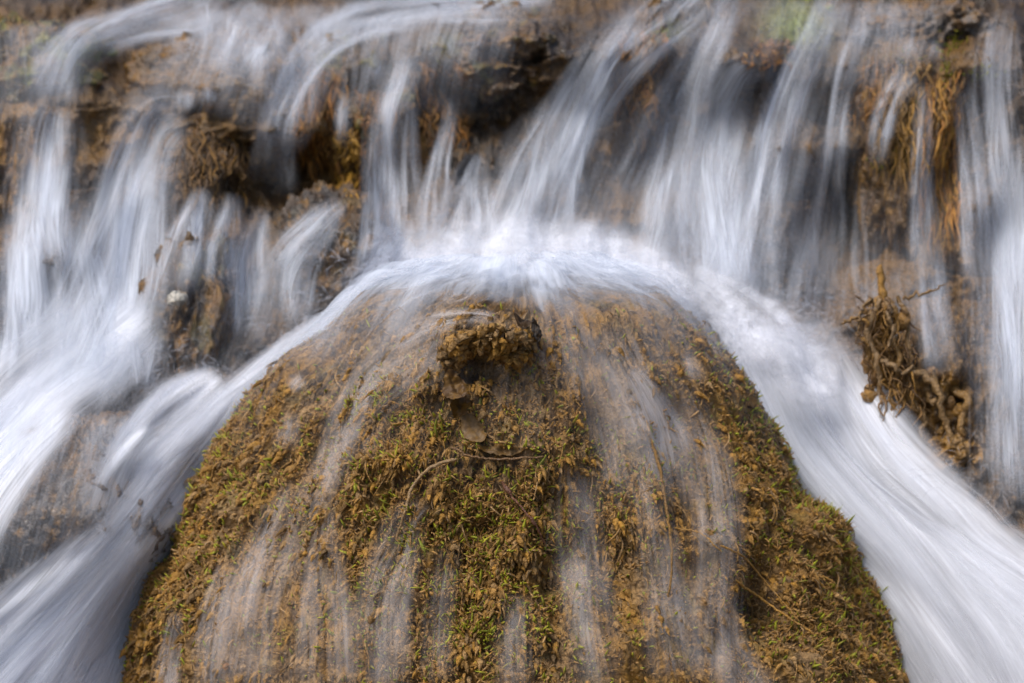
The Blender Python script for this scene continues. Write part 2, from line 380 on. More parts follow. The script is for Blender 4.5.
# ------------------------------------------------------------------ the big boulder
OUT_L = [(118,720),(116,640),(130,600),(158,555),(192,505),(222,468),(250,430),(278,398),(310,360),(345,328),(400,305),(460,292),(520,288)]
OUT_R = [(945,720),(915,655),(874,610),(828,560),(792,518),(778,478),(758,447),(740,415),(718,380),(690,345),(665,316),(610,297),(520,288)]
def outline(pts):
    p = P([a for a, b in pts], [b for a, b in pts], np.full(len(pts), 3.37))
    return p[::-1, 2][::-1], p[:, 0]          # z ascending (bottom first), x
zl, xl = outline(OUT_L); zr, xr = outline(OUT_R)
ZTOP = zl[-1]; BY = 0.19
def side(z, zz, xx):
    o = np.argsort(zz); zz, xx = zz[o], xx[o]
    return np.interp(z, zz, xx)
def build_boulder():
    nu, nvv = 1250, 560
    # height by equal arc length of an average profile
    zs = np.linspace(-1.0, ZTOP, 1500)
    L, R = side(zs, zl, xl), side(zs, zr, xr)
    low = np.clip((-.37 - zs) / .6, 0, 1)
    L = L - low * .10; R = R + low * .10
    k = np.hanning(41); k /= k.sum()
    def sm(a):
        return np.convolve(np.pad(a, 20, mode='edge'), k, 'valid')
    tail = np.sqrt(np.clip((ZTOP - zs) / .012, 0, 1))
    L2, R2 = sm(L), sm(R)
    m = (L2 + R2) / 2; a = (R2 - L2) / 2
    a = a * np.clip(tail, 0, 1)
    a[-1] = 0
    arc = np.concatenate([[0], np.cumsum(np.hypot(np.diff(zs), np.diff(a)))])
    keep = zs > -.48
    arcs = np.linspace(0, 1, nvv)
    # dense over the visible part
    a0 = arc[np.argmax(keep)]
    arcs = np.concatenate([np.linspace(0, a0, 12)[:-1], np.linspace(a0, arc[-1], nvv - 11)])
    zi = np.interp(arcs, arc, zs); ai = np.interp(arcs, arc, a); mi = np.interp(arcs, arc, m)
    th_f = np.linspace(np.pi * .97, np.pi * 2.03, nu - 150)
    th_b = np.linspace(np.pi * .03, np.pi * .97, 152)[1:-1]
    th = np.concatenate([th_f, th_b + 2 * np.pi])
    TH, A = np.meshgrid(th, ai); Z = np.repeat(zi[:, None], nu, 1); Mx = np.repeat(mi[:, None], nu, 1)
    b = A * .86
    X = Mx + A * np.cos(TH); Y = BY + b * np.sin(TH)
    V = np.stack([X, Y, Z], -1)
    gt = np.gradient(V, axis=0); gu = (np.roll(V, -1, 1) - np.roll(V, 1, 1))
    N = np.cross(gu, gt); N /= np.linalg.norm(N, axis=-1, keepdims=True) + 1e-9
    N[-3:] = (0, 0, 1)
    px, py, _ = proj(V)
    front = sstep(.0, -.25, np.sin(TH))
    # flow aligned coordinates
    fu = TH * .33; fv = Z
    d = .016 * fbm(X * 6, Y * 6, Z * 6, 3)
    d += .007 * ridged(fu * 22, fv * 7, 1.7, 3)
    lum = fbm(fu * 42, fv * 34, 4.4, 4)
    mossy = np.clip(blob(px, py, 470, 560, 105, 150) + blob(px, py, 420, 450, 70, 60) + blob(px, py, 830, 570, 75, 130) + .35 * blob(px, py, 220, 470, 80, 70)
                    + .4 * blob(px, py, 170, 590, 60, 70) + .25 * blob(px, py, 690, 380, 50, 60) + .7 * blob(px, py, 640, 520, 40, 60), 0, 1)
    d += (.0055 + .007 * mossy) * lum
    d += (.0012 + .0022 * mossy) * fbm(fu * 130, fv * 120, 8.1, 3)
    d += .0024 * (1 - mossy) * ridged(fu * 90, fv * 22, 2.2, 3)
    # the knob, the hollow below it, other relief seen in the photograph
    def lip(cx, cy, rx, up, dn):
        yy = py - cy - 4 * noise3(px / 14, 0, cx); return np.exp(-((px - cx) / rx) ** 4) * np.where(yy < 0, np.exp(-(yy / up) ** 2), np.exp(-(yy / dn) ** 2))
    d += .036 * lip(488, 356, 46, 26, 6) * front
    d -= .022 * blob(px, py, 478, 376, 34, 11) * front
    d += .016 * lip(495, 456, 55, 26, 5) * front + .012 * lip(385, 470, 45, 26, 6) * front + .010 * lip(440, 520, 50, 22, 5) * front
    d += .012 * lip(455, 404, 34, 20, 5) * front + .010 * lip(420, 600, 50, 24, 5) * front + .012 * lip(810, 545, 40, 30, 6) * front
    d += .009 * lip(520, 560, 30, 22, 5) * front + .010 * lip(700, 560, 40, 24, 6) * front + .009 * lip(240, 520, 40, 24, 6) * front
    d += .014 * blob(px, py, 440, 400, 50, 30) * front
    d += .012 * blob(px, py, 475, 470, 95, 22) * front
    d -= .014 * blob(px, py, 340, 420, 30, 60) * front
    d -= .042 * blob(px, py, 760, 600, 20, 36) * front
    d += .014 * blob(px, py, 800, 560, 45, 45) * front
    d -= .018 * blob(px, py, 170, 655, 16, 30) * front
    d -= .010 * blob(px, py, 590, 430, 30, 120) * front
    d += .010 * blob(px, py, 640, 480, 20, 90) * front
    d -= .010 * blob(px, py, 395, 600, 18, 120) * front
    d *= sstep(.03, .17, A)
    V = V + N * d[..., None]
    col_n1 = fbm(fu * 12, fv * 7, 3.3, 4); col_n2 = fbm(X * 70, Y * 70, Z * 50, 4); col_n3 = fbm(fu * 70, fv * 10, 5.1, 3)
    c = mixc(OCHRE * 1.0, TAN * .95, sstep(-.35, .4, col_n1 + .4 * col_n3))
    c = mixc(c, BROWN * .6, sstep(-.05, .5, col_n2) * .85)
    c = mixc(c, BROWN * .7, np.clip(sstep(-.1, -.6, lum), 0, 1) * .6)
    c = mixc(c, BROWN * .75, mossy * .45)
    c = mixc(c, OLIVE * 1.1, np.clip(.22 * sstep(.1, .6, fbm(X * 28, Y * 28, Z * 28 + 9, 3)), 0, 1))
    c = c * .80
    c = mixc(c, DARK * 1.5, np.clip(blob(px, py, 765, 600, 18, 34) + blob(px, py, 480, 378, 18, 8), 0, 1) * .6)  # shade painted into the right hollow and the one under the knob
    Vf = V.reshape(-1, 3); cf = c.reshape(-1, 3)
    F = grid_faces(len(arcs), nu, True)
    Vf = np.vstack([Vf, Vf[-nu:].mean(0, keepdims=True)]); cf = np.vstack([cf, cf[-1:]])
    j = np.arange(nu); cap = np.stack([(len(arcs) - 1) * nu + j, (len(arcs) - 1) * nu + (j + 1) % nu, np.full(nu, len(Vf) - 1)], 1)
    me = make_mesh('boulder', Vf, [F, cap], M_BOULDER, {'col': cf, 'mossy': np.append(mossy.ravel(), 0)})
    o = link('boulder', me, None, 'big domed ochre boulder furred with moss in the middle of the falls', 'boulder')
    # small smooth copy of its shape for the water to lie on
    st = V[::6, ::6]; nn = st.shape
    return o, me, V, N, mossy, px, py, st.reshape(-1, 3), grid_faces(nn[0], nn[1], True)
boulder, boulder_me, BV, BN, B_MOSSY, B_PX, B_PY, BSV, BSF = build_boulder()

# ------------------------------------------------------------------ depth maps of what the water runs over
def tree_of(parts):
    V, F, off = [], [], 0
    for v, f in parts:
        V.append(v); F.append(f + off); off += len(v)
    V = np.concatenate(V); F = np.concatenate(F)
    return BVHTree.FromPolygons([tuple(p) for p in V.tolist()], F.tolist())
def sub_cliff():
    n = len(cliff_me.vertices); co = np.empty(n * 3, np.float32); cliff_me.vertices.foreach_get('co', co)
    g = co.reshape(600, 840, 3)[::4, ::4]
    return g.reshape(-1, 3).astype(float), grid_faces(g.shape[0], g.shape[1])
def sub_rock(o):
    me = o.data; n = len(me.vertices); co = np.empty(n * 3, np.float32); me.vertices.foreach_get('co', co)
    co = co.reshape(-1, 3) + np.array(o.location)
    nv = int(round(math.sqrt((n - 2) / 2))); g = co[:-2].reshape(nv, nv * 2, 3)[::3, ::4]
    return g.reshape(-1, 3), grid_faces(g.shape[0], g.shape[1], True)
T_BACK = tree_of([sub_cliff()] + [sub_rock(o) for o in rock_objs])
T_BOUL = tree_of([(BSV, BSF)])
GX = np.arange(-320, 1345, 5.0); GY = np.arange(-250, 890, 5.0)
def depth_map(tree, fill=None):
    M = np.full((len(GY), len(GX)), np.nan); o = Vector(CAM)
    for i, y in enumerate(GY):
        R = P(GX, np.full(len(GX), y), np.ones(len(GX))) - CAM
        for j in range(len(GX)):
            r = Vector(R[j]); h = tree.ray_cast(o, r)
            if h[0] is not None: M[i, j] = (h[0] - o).length / r.length
    return M
DB = depth_map(T_BACK); DB = np.where(np.isnan(DB), np.nanmax(DB), DB)
DM = depth_map(T_BOUL)
def bilin(M, px, py):
    x = np.clip((px - GX[0]) / 5, 0, len(GX) - 1.001); y = np.clip((py - GY[0]) / 5, 0, len(GY) - 1.001)
    i, j = y.astype(int), x.astype(int); a, b = y - i, x - j
    return M[i, j] * (1 - a) * (1 - b) + M[i + 1, j] * a * (1 - b) + M[i, j + 1] * (1 - a) * b + M[i + 1, j + 1] * a * b
def sample_surface(surf, px, py):
    if surf == 'back': return bilin(DB, px, py)
    d = bilin(DM, px, py)
    # off the silhouette: carry the last depth along the row / column
    d2 = d.copy()
    for r in range(d2.shape[0]):
        ok = ~np.isnan(d2[r])
        if ok.any() and not ok.all(): d2[r] = np.interp(np.arange(d2.shape[1]), np.where(ok)[0], d2[r][ok])
    for c in range(d2.shape[1]):
        ok = ~np.isnan(d2[:, c])
        if ok.any() and not ok.all(): d2[:, c] = np.interp(np.arange(d2.shape[0]), np.where(ok)[0], d2[:, c][ok])
    return np.where(np.isnan(d2), 3.4, d2)
def gsmooth(a, s, axis):
    if s <= 0: return a
    r = int(3 * s) + 1; k = np.exp(-.5 * (np.arange(-r, r + 1) / s) ** 2); k /= k.sum()
    return np.apply_along_axis(lambda v: np.convolve(np.pad(v, r, mode='edge'), k, 'valid'), axis, a)
def runmin(a, r):
    out = a.copy()
    for s in range(1, r + 1):
        out[s:] = np.minimum(out[s:], a[:-s]); out[:-s] = np.minimum(out[:-s], a[s:])
    return out

# ------------------------------------------------------------------ water
_seed = [0]
def flow(name, guides, env, label, more=(), **kw):
    """one body of water: a main sheet and the narrower sheets braided into it, as one mesh."""
    res = [flow_geo(guides, env, **kw)] + [flow_geo(g, e, **{**kw, **k}) for g, e, k in more]
    V, F, U, E, M, off = [], [], [], [], [], 0
    for v, f, u, e, m in res:
        V.append(v); F.append(f + off); U.append(u); E.append(e); M.append(m); off += len(v)
    me = make_mesh(name, np.concatenate(V), np.concatenate(F), mats=[kw.get('mat') or M_WATER, M_THREAD], attrs={'env': np.concatenate(E)},
                   uv=np.concatenate(U), midx=np.concatenate(M))
    o = link(name, me, kind='structure'); o['label'] = label
    return o
def flow_geo(guides, env, surf='back', layers=3, lift=.010, gap=.010, mat=None, threads=60, edge=.9, step=5.0,
         smooth=4, minr=3, tw=(.7, 2.0), ta=(.04, .20), fade=(.08, .15), noise_amp=3.0):
    """one body of falling water lofted across guide lines [(px, py), ...] and laid over (or arcing off) the rock below it.
    env: opacity at even steps along the flow."""
    _seed[0] += 1; sd_ = _seed[0] * 3.17
    mat = mat or M_WATER
    length = max(np.linalg.norm(np.diff(np.asarray(g, float)[:, :2], axis=0), axis=1).sum() for g in guides)
    nv = max(12, int(length / step))
    G = np.stack([smooth_path(g, nv) for g in guides], 0)             # ng, nv, 2
    width = np.linalg.norm(G[-1] - G[0], axis=1).max()
    nu = max(7, int(width / step))
    s = np.linspace(0, len(guides) - 1, nu)
    k = np.clip(s.astype(int), 0, len(guides) - 2); t = s - k
    if len(guides) >= 3:
        g_ext = np.concatenate([2 * G[:1] - G[1:2], G, 2 * G[-1:] - G[-2:-1]])
        a, b, c, d = g_ext[k], g_ext[k + 1], g_ext[k + 2], g_ext[k + 3]; tt = t[:, None, None]
        Q = .5 * (2 * b + (c - a) * tt + (2 * a - 5 * b + 4 * c - d) * tt ** 2 + (3 * b - a - 3 * c + d) * tt ** 3)
    else:
        Q = G[k] * (1 - t[:, None, None]) + G[k + 1] * t[:, None, None]
    Q = Q.transpose(1, 0, 2)                                           # nv, nu, 2
    u01 = np.linspace(0, 1, nu); v01 = np.linspace(0, 1, nv)
    e_v = np.interp(v01, np.linspace(0, 1, len(env)), env)
    e_v = e_v * sstep(0, fade[0], v01) * (1 - sstep(1 - fade[1], 1, v01)) if fade else e_v
    xx = np.abs(2 * u01 - 1)
    e_u = 1 - sstep(1 - edge, 1.0, xx)
    D0 = sample_surface(surf, Q[..., 0], Q[..., 1])
    D0 = gsmooth(gsmooth(runmin(D0, minr), smooth, 0), 1.5, 1)
    V_, F_, U_, E_, MI, off = [], [], [], [], [], 0
    V0 = P(Q[..., 0], Q[..., 1], D0)
    du = np.concatenate([[0], np.cumsum(np.linalg.norm(np.diff(V0[nv // 2], axis=0), axis=1))])
    dv = np.concatenate([[0], np.cumsum(np.linalg.norm(np.diff(V0[:, nu // 2], axis=0), axis=1))])
    for L in range(layers):
        wob = noise_amp * noise3(u01[None, :] * 3 + sd_, v01[:, None] * 2.2, L * 1.9) * np.ones((nv, nu))
        wz = .006 * noise3(u01[None, :] * width / 22 + sd_, v01[:, None] * length / 120, L * 3.3 + 7)
        D = D0 - lift - gap * L * (.4 + .6 * e_u)[None, :] + wz
        V = P(Q[..., 0] + wob, Q[..., 1], D)
        en = e_v[:, None] * (e_u[None, :] ** (1 + .35 * L)) * (1 - .13 * L)
        en = en * (1 + .35 * noise3(u01[None, :] * width / 30 + sd_, v01[:, None] * length / 160, 4.1 * L))
        warp = .010 * noise3(u01[None, :] * width / 60 + sd_, v01[:, None] * length / 110, L + 2.2)
        shear = rng.normal(0, .05)
        UV = np.stack(np.broadcast_arrays(du[None, :] + shear * dv[:, None] + warp + 7.3 * _seed[0] + L * 1.7, dv[:, None] + L * .9), -1)
        V_.append(V.reshape(-1, 3)); F_.append(grid_faces(nv, nu) + off); U_.append(UV.reshape(-1, 2)); E_.append((1 - (1 - np.clip(en, 0, .985)) ** (1.25 / layers)).ravel())
        MI.append(np.zeros((nv - 1) * (nu - 1))); off += nv * nu
    # fine threads that leave the sheet
    if threads:
        m = 16
        for q in range(threads):
            uc = rng.beta(1.6, 1.6); v0 = rng.uniform(-.05, .8); v1 = min(1, v0 + rng.uniform(.15, .6)); v0 = max(0, v0)
            vv = np.linspace(v0, v1, m); dr = rng.normal(0, .05)
            uu = np.clip(uc + dr * (vv - v0) / max(v1 - v0, .01) + .012 * np.sin(vv * 9 + rng.uniform(0, 6)), .01, .99)
            fi = vv * (nv - 1); fj = uu * (nu - 1); i = np.clip(fi.astype(int), 0, nv - 2); j = np.clip(fj.astype(int), 0, nu - 2)
            a = (fi - i)[:, None]; b = (fj - j)[:, None]
            q2 = Q[i, j] * (1 - a) * (1 - b) + Q[i + 1, j] * a * (1 - b) + Q[i, j + 1] * (1 - a) * b + Q[i + 1, j + 1] * a * b
            a, b = a[:, 0], b[:, 0]
            d2 = D0[i, j] * (1 - a) * (1 - b) + D0[i + 1, j] * a * (1 - b) + D0[i, j + 1] * (1 - a) * b + D0[i + 1, j + 1] * a * b
            tg = np.gradient(q2, axis=0); tg /= np.linalg.norm(tg, axis=1)[:, None] + 1e-9
            pr = np.stack([-tg[:, 1], tg[:, 0]], 1)
            wd = rng.uniform(*tw) * np.sin(np.linspace(.1, np.pi - .1, m)) ** .5
            dd = d2 - lift - rng.uniform(0, gap * (layers + .8))
            A = P(*(q2 - pr * wd[:, None] / 2).T, dd); Bp = P(*(q2 + pr * wd[:, None] / 2).T, dd)
            V_.append(np.stack([A, Bp], 1).reshape(-1, 3)); F_.append(grid_faces(m, 2) + off)
            U_.append(np.zeros((2 * m, 2)))
            ev = np.interp(vv, v01, e_v)
            al = rng.uniform(*ta) * np.sin(np.linspace(0, np.pi, m)) ** 1.2 * np.clip(ev * 1.3, 0, 1)
            E_.append(np.repeat(al, 2)); MI.append(np.ones(m - 1)); off += 2 * m
    return np.concatenate(V_), np.concatenate(F_), np.concatenate(U_), np.concatenate(E_), np.concatenate(MI)
def path_guides(q, off=0.0, scale=1.0):
    t = np.gradient(q[:, :2], axis=0); t /= np.linalg.norm(t, axis=1)[:, None] + 1e-9
    pr = gsmooth(np.stack([t[:, 1], -t[:, 0]], 1), 1.5, 0)
    c = q[:, :2] + pr * q[:, 2:3] * np.asarray(off)[..., None] if np.ndim(off) else q[:, :2] + pr * q[:, 2:3] * off
    w = q[:, 2:3] * scale
    return [c - pr * w, c, c + pr * w]
def ribbon(path, env, label, name='water', braid=5, wide=1.4, base=.62, dens=1.0, **kw):
    """path rows: px, py, half width."""
    p = np.asarray(path, float)
    q = smooth_path(p, max(12, len(p) * 4)); q[:, 2] *= wide
    n = len(q); more = []
    if p[:, 2].max() < 10: braid = 0; base = .85; kw['fade'] = (.42, .5); kw['layers'] = 2; q[:, 2] *= 1.2
    for k in range(braid):
        a = 0 if rng.uniform() < .35 else int(rng.uniform(0, .45) * n); b = n if rng.uniform() < .55 else int(rng.uniform(.6, 1.0) * n)
        if b - a < 6: a, b = 0, n
        v = np.linspace(0, 1, n)
        o0 = ((k + .5) / braid * 2 - 1) * .62 + rng.normal(0, .12); off = o0 + rng.normal(0, .22) * v + .10 * np.sin(v * rng.uniform(2, 6) + rng.uniform(0, 6))
        g = path_guides(q, off, rng.uniform(.16, .5))
        ev = np.interp(v, np.linspace(0, 1, len(env)), env) * rng.uniform(.3, .8) * dens
        more.append(([x[a:b] for x in g], ev[a:b], dict(layers=1, threads=kw.get('threads', 20) // 6, fade=(rng.uniform(.2, .45), rng.uniform(.2, .4)),
                     lift=kw.get('lift', .010) + rng.uniform(.0, .016))))
    kw2 = dict(kw); kw2['layers'] = 1 if braid else kw.get('layers', 2)
    return flow(name, path_guides(q), [e * base for e in env], label, more=more, **kw2)

# broad veils first
flow('water', [[(0,110),(0,230),(-10,360)],[(120,110),(100,230),(80,380)],[(250,110),(235,230),(190,400)]], [.0,.02,.06,.12], 'thin veil over the left rocks', layers=2, threads=60, edge=.5)
flow('water', [[(150,15),(130,60),(100,130)],[(230,5),(225,50),(205,120)],[(300,0),(300,50),(290,160)],[(400,-5),(350,40),(320,130)]], [.16,.22,.16,.06], 'clear sheet sliding over the top left rock', layers=2, threads=120, edge=.4)
flow('water', [[(470,150),(440,220),(400,290)],[(600,60),(560,180),(520,280)],[(720,40),(670,160),(650,290)]], [.03,.09,.15,.28], 'wide veil of the central fall', layers=2, threads=120, edge=.5)
flow('water', [[(680,60),(640,180),(640,320)],[(790,50),(760,180),(740,330)],[(890,60),(870,180),(860,330)]], [.04,.14,.20,.28], 'wide misty veil of the right fall', layers=2, threads=120, edge=.5)
flow('water', [[(860,60),(850,230),(850,330)],[(930,60),(930,230),(935,370)],[(1060,20),(1060,230),(1060,490)]], [.0,.0,.06,.10], 'thin veil at the right', layers=2, threads=160, edge=.4)
flow('water', [[(200,190),(180,300),(150,420)],[(290,200),(280,300),(230,400)],[(400,210),(400,260),(340,340)]], [.0,.02,.06,.08], 'veil over the rocks left of the boulder', layers=2, threads=120, edge=.4)
flow('water', [[(-40,400),(-60,520),(-120,700)],[(60,400),(40,500),(-20,700)],[(190,420),(130,530),(80,700)]], [.2,.12,.10,.12], 'thin grey film over the low rock', layers=2, threads=160, edge=.3)

flow('water', [[(300,20),(290,60),(285,120)],[(420,10),(410,50),(400,120)],[(560,0),(540,50),(520,130)]], [.2,.2,.12,.03], 'film of water over the top centre ledge', layers=2, threads=50, edge=.6)
flow('water', [[(720,-5),(710,40),(695,90)],[(850,0),(840,40),(830,90)],[(960,0),(955,50),(950,110)]], [.16,.16,.12,.05], 'film of water over the top right ledge', layers=2, threads=50, edge=.6)
flow('water', [[(-30,30),(-30,70),(-35,130)],[(30,20),(35,70),(30,130)],[(110,10),(90,70),(80,140)]], [.12,.16,.12,.06], 'film of water over the top left corner rock', layers=2, threads=30, edge=.6)
WL = [
 # path, env, threads, label
 ([(215,-8,26),(190,8,24),(140,24,18),(85,45,22),(62,80,24),(54,112,28)], [.7,.75,.65,.7,.75], 50, 'small curved spill at the top left'),
 ([(58,100,20),(48,130,32),(40,200,36),(36,270,46),(30,340,58),(10,400,70)], [.75,.85,.82,.82,.85], 110, 'leftmost bright fall'),
 ([(192,112,22),(158,122,34),(142,165,34),(130,220,38),(118,290,42),(95,350,48),(60,400,55)], [.75,.92,.92,.9,.85], 120, 'second bright fall from the left'),
 ([(260,0,34),(250,25,38),(235,50,30),(220,80,24)], [.7,.72,.5,.3], 40, 'white cap on the top left rock'),
 ([(183,86,6),(184,98,8),(184,114,8)], [.75,.8,.7], 6, 'tiny spout beside the second left fall'),
 ([(208,84,6),(207,95,7),(206,106,7)], [.7,.75,.7], 6, 'tiny right spout beside the second left fall'),
 ([(480,-6,16),(400,4,14),(345,18,13),(305,45,10),(282,85,8),(266,130,9),(258,195,14)], [.85,.8,.65,.6,.65,.6], 60, 'arched spill over the top left rock'),
 ([(470,6,10),(390,22,10),(335,48,8),(300,90,8),(284,140,11),(280,200,16)], [.75,.7,.55,.6,.6], 40, 'inner arched spill'),
 ([(560,-6,22),(500,2,20),(430,8,14),(380,14,10)], [.6,.75,.7,.5], 40, 'white run along the top edge'),
 ([(202,186,7),(198,210,13),(192,250,20),(180,300,18)], [.7,.75,.5,.3], 24, 'low spout left of the dark rock'),
 ([(234,192,7),(230,215,13),(226,250,16),(222,290,16)], [.75,.75,.5,.3], 24, 'second low spout by the dark rock'),
 ([(346,88,5),(343,110,6),(341,150,7)], [.85,.75,.3], 6, 'narrow blue spout between moss curtains'),
 ([(379,56,5),(376,70,7),(372,86,6)], [.8,.75,.4], 6, 'small spout on the ledge rock'),
 ([(415,50,7),(404,75,15),(394,120,20),(394,180,22),(400,240,28),(398,290,34)], [.8,.66,.6,.62,.65,.6], 90, 'fine stranded fall left of centre'),
 ([(452,90,8),(448,120,9),(438,160,11),(430,210,18),(425,260,26)], [.7,.7,.65,.6,.6], 40, 'slim fall beside the shaded hollow'),
 ([(482,150,7),(472,178,17),(462,220,28),(450,262,38),(440,290,46)], [.7,.72,.7,.72,.7], 80, 'short fan fall behind the boulder'),
 ([(712,-20,26),(668,10,28),(625,45,28),(588,95,26),(560,150,30),(540,210,40),(520,270,56)], [.78,.74,.66,.66,.62,.68,.75], 160, 'long slanting fall at top centre'),
 ([(640,20,9),(605,75,9),(580,130,10),(560,190,13),(548,250,18)], [.6,.8,.7,.7,.6], 50, 'bright core of the slanting fall'),
 ([(735,-15,18),(712,30,20),(690,75,24),(672,140,30),(655,210,40),(645,280,50)], [.7,.66,.58,.56,.55,.6], 120, 'broad soft fall right of centre'),
 ([(757,60,12),(738,72,20),(718,110,26),(706,170,34),(702,240,42),(705,310,50)], [.88,.88,.74,.76,.8,.88], 130, 'bright fan fall from a lip at centre right'),
 ([(840,-20,14),(822,20,14),(800,65,16),(778,125,20),(762,190,24),(748,260,30),(742,320,40)], [.75,.68,.76,.72,.68,.7,.75], 110, 'slanting fall through green moss'),
 ([(876,16,6),(862,28,10),(846,70,9),(836,125,9),(826,190,13),(815,260,20),(806,310,28)], [.85,.85,.72,.7,.55,.5,.5], 60, 'slim twisting fall right of centre'),
 ([(914,32,9),(908,46,9),(906,66,9)], [.3,.42,.2], 6, 'left of two small spouts at top right'),
 ([(936,36,8),(932,50,8),(930,66,8)], [.25,.36,.2], 6, 'right of two small spouts at top right'),
 ([(912,72,14),(896,95,12),(885,130,12),(878,170,10)], [.5,.55,.5,.2], 20, 'faint runnel on the mossy pillar'),
 ([(925,80,7),(922,140,9),(920,200,10),(918,280,14)], [.4,.5,.5,.4], 40, 'thin runnel down the mossy pillar'),
 ([(1004,2,14),(998,35,20),(994,80,26),(998,150,32),(1006,240,34),(1008,340,32),(1012,440,34),(1020,520,38)], [.8,.78,.72,.74,.8,.8,.75,.8], 200, 'tall bright fall at the right edge'),
 ([(860,180,8),(858,250,12),(858,330,16)], [.2,.35,.4], 30, 'thin grey strands on the dark rock right of centre'),
 ([(925,230,12),(930,300,18),(940,380,22)], [.25,.4,.35], 30, 'thin grey strands below the mossy pillar'),
 ([(960,80,10),(966,120,10),(972,200,12),(976,290,14)], [.55,.66,.6,.4], 30, 'left strand of the right edge fall'),
 ([(262,205,8),(255,240,18),(250,290,26),(242,345,26)], [.6,.74,.66,.5], 40, 'tumbling spill left of the boulder'),
 ([(345,200,8),(318,225,18),(290,265,24),(285,330,24)], [.75,.78,.66,.5], 40, 'foamy spill beside the green rock'),
 ([(150,330,16),(148,350,16),(150,395,14)], [.5,.55,.4], 16, 'little spray in the gap'),
 # lower rapids
 ([(150,300,44),(100,350,48),(45,390,50),(-12,450,50),(-65,520,56),(-130,640,76)], [.6,.85,.97,.97,.95,.8], 200, 'white rapid running off to the lower left'),
 ([(372,302,12),(330,328,16),(284,366,24),(243,414,36),(210,460,46),(168,520,52),(112,600,58),(50,680,68),(-20,770,80)], [.6,.85,.95,1.0,1.0,.95,.98,.95,.9], 260, 'white chute sweeping round the left of the boulder'),
 ([(212,455,24),(160,520,32),(100,600,46),(30,695,66),(-30,790,80)], [.9,1.0,1.0,.97,.9], 200, 'lower chute at the left of the boulder'),
 ([(160,550,26),(112,620,42),(60,700,58),(0,790,70)], [.85,1.0,1.0,.95], 120, 'lowest foam of the chute at the left'),
 ([(225,375,18),(185,405,34),(145,440,36),(115,480,36),(95,530,34)], [.9,.97,.8,.4,.2], 80, 'foam spreading over the low rock'),
]
for path, env, th, lab in WL:
    low = 'rapid' in lab or 'chute' in lab or 'foam ' in lab
    if 'arched' in lab or 'top edge' in lab: env = [e * .75 for e in env]
    if 'bright' in lab and 'right edge' not in lab: env = [min(e * 1.4, 1) for e in env]
    if not low: env = [e ** 1.25 * .70 for e in env]
    big = max(p[2] for p in path) > 50
    ribbon(path, env, lab, threads=th, braid=8 if big else 6, base=.95 if low else .36, dens=1.35 if low else .95, wide=1.2 if low else 1.5, lift=.012, edge=1.0, smooth=9 if low else 4, **(dict(mat=M_FOAM, ta=(.03, .12)) if low else {}))
# right chute
flow('water', [[(615,305),(675,360),(705,430),(755,500),(805,580),(850,670),(880,760)],
               [(680,310),(735,370),(785,440),(845,520),(905,600),(960,690),(1000,760)],
               [(750,310),(790,360),(835,440),(915,520),(990,605),(1050,690),(1090,760)],
               [(845,320),(836,385),(848,468),(920,520),(1030,545),(1110,620),(1170,700)]],
     [.8,.95,.88,.78,.74,.72,.72], 'wide white chute sweeping round the right of the boulder', layers=2, threads=260, edge=.4, lift=.02, fade=(.10,.02), tw=(.8,2.6), ta=(.03,.10), mat=M_FOAM, smooth=10,
     more=[(g, e, dict(layers=1, threads=40, edge=1.0, lift=.02 + .006 * (i % 4), fade=(.2, .12))) for i, (g, e) in enumerate([
        (path_guides(smooth_path([(x0, 318, w), (x0 + .12 * (x2 - x0), 390, w * 1.2), (x0 + .30 * (x2 - x0), 480, w * 1.4), (x0 + .66 * (x2 - x0), 600, w * 1.6), (x2, 740, w * 1.7)], 20)), [.7, .85, ee * .72, .52, .5])
        for x0, x2, w, ee in [(668, 900, 30, .95), (690, 930, 26, .95), (705, 965, 32, .95), (728, 1005, 28, .9), (750, 1050, 34, .95), (775, 1100, 28, .8), (798, 1150, 30, .85), (818, 1190, 24, .7), (720, 1030, 24, .85)]])])
flow('water', [[(655,280),(705,325),(770,430)],[(770,280),(790,335),(830,430)],[(870,290),(862,355),(868,430)]], [.5,.97,.85], 'foam at the foot of the right fall', mat=M_FROTH, layers=3, threads=80, edge=1.0, lift=.05, fade=(.5,.3))

ribbon([(668,262,18),(700,288,26),(735,320,32),(775,375,36)], [.2,.45,.8,.8], 'foam joining the crown to the right chute', layers=2, threads=30, lift=.05, fade=(.3,.3), mat=M_FROTH)

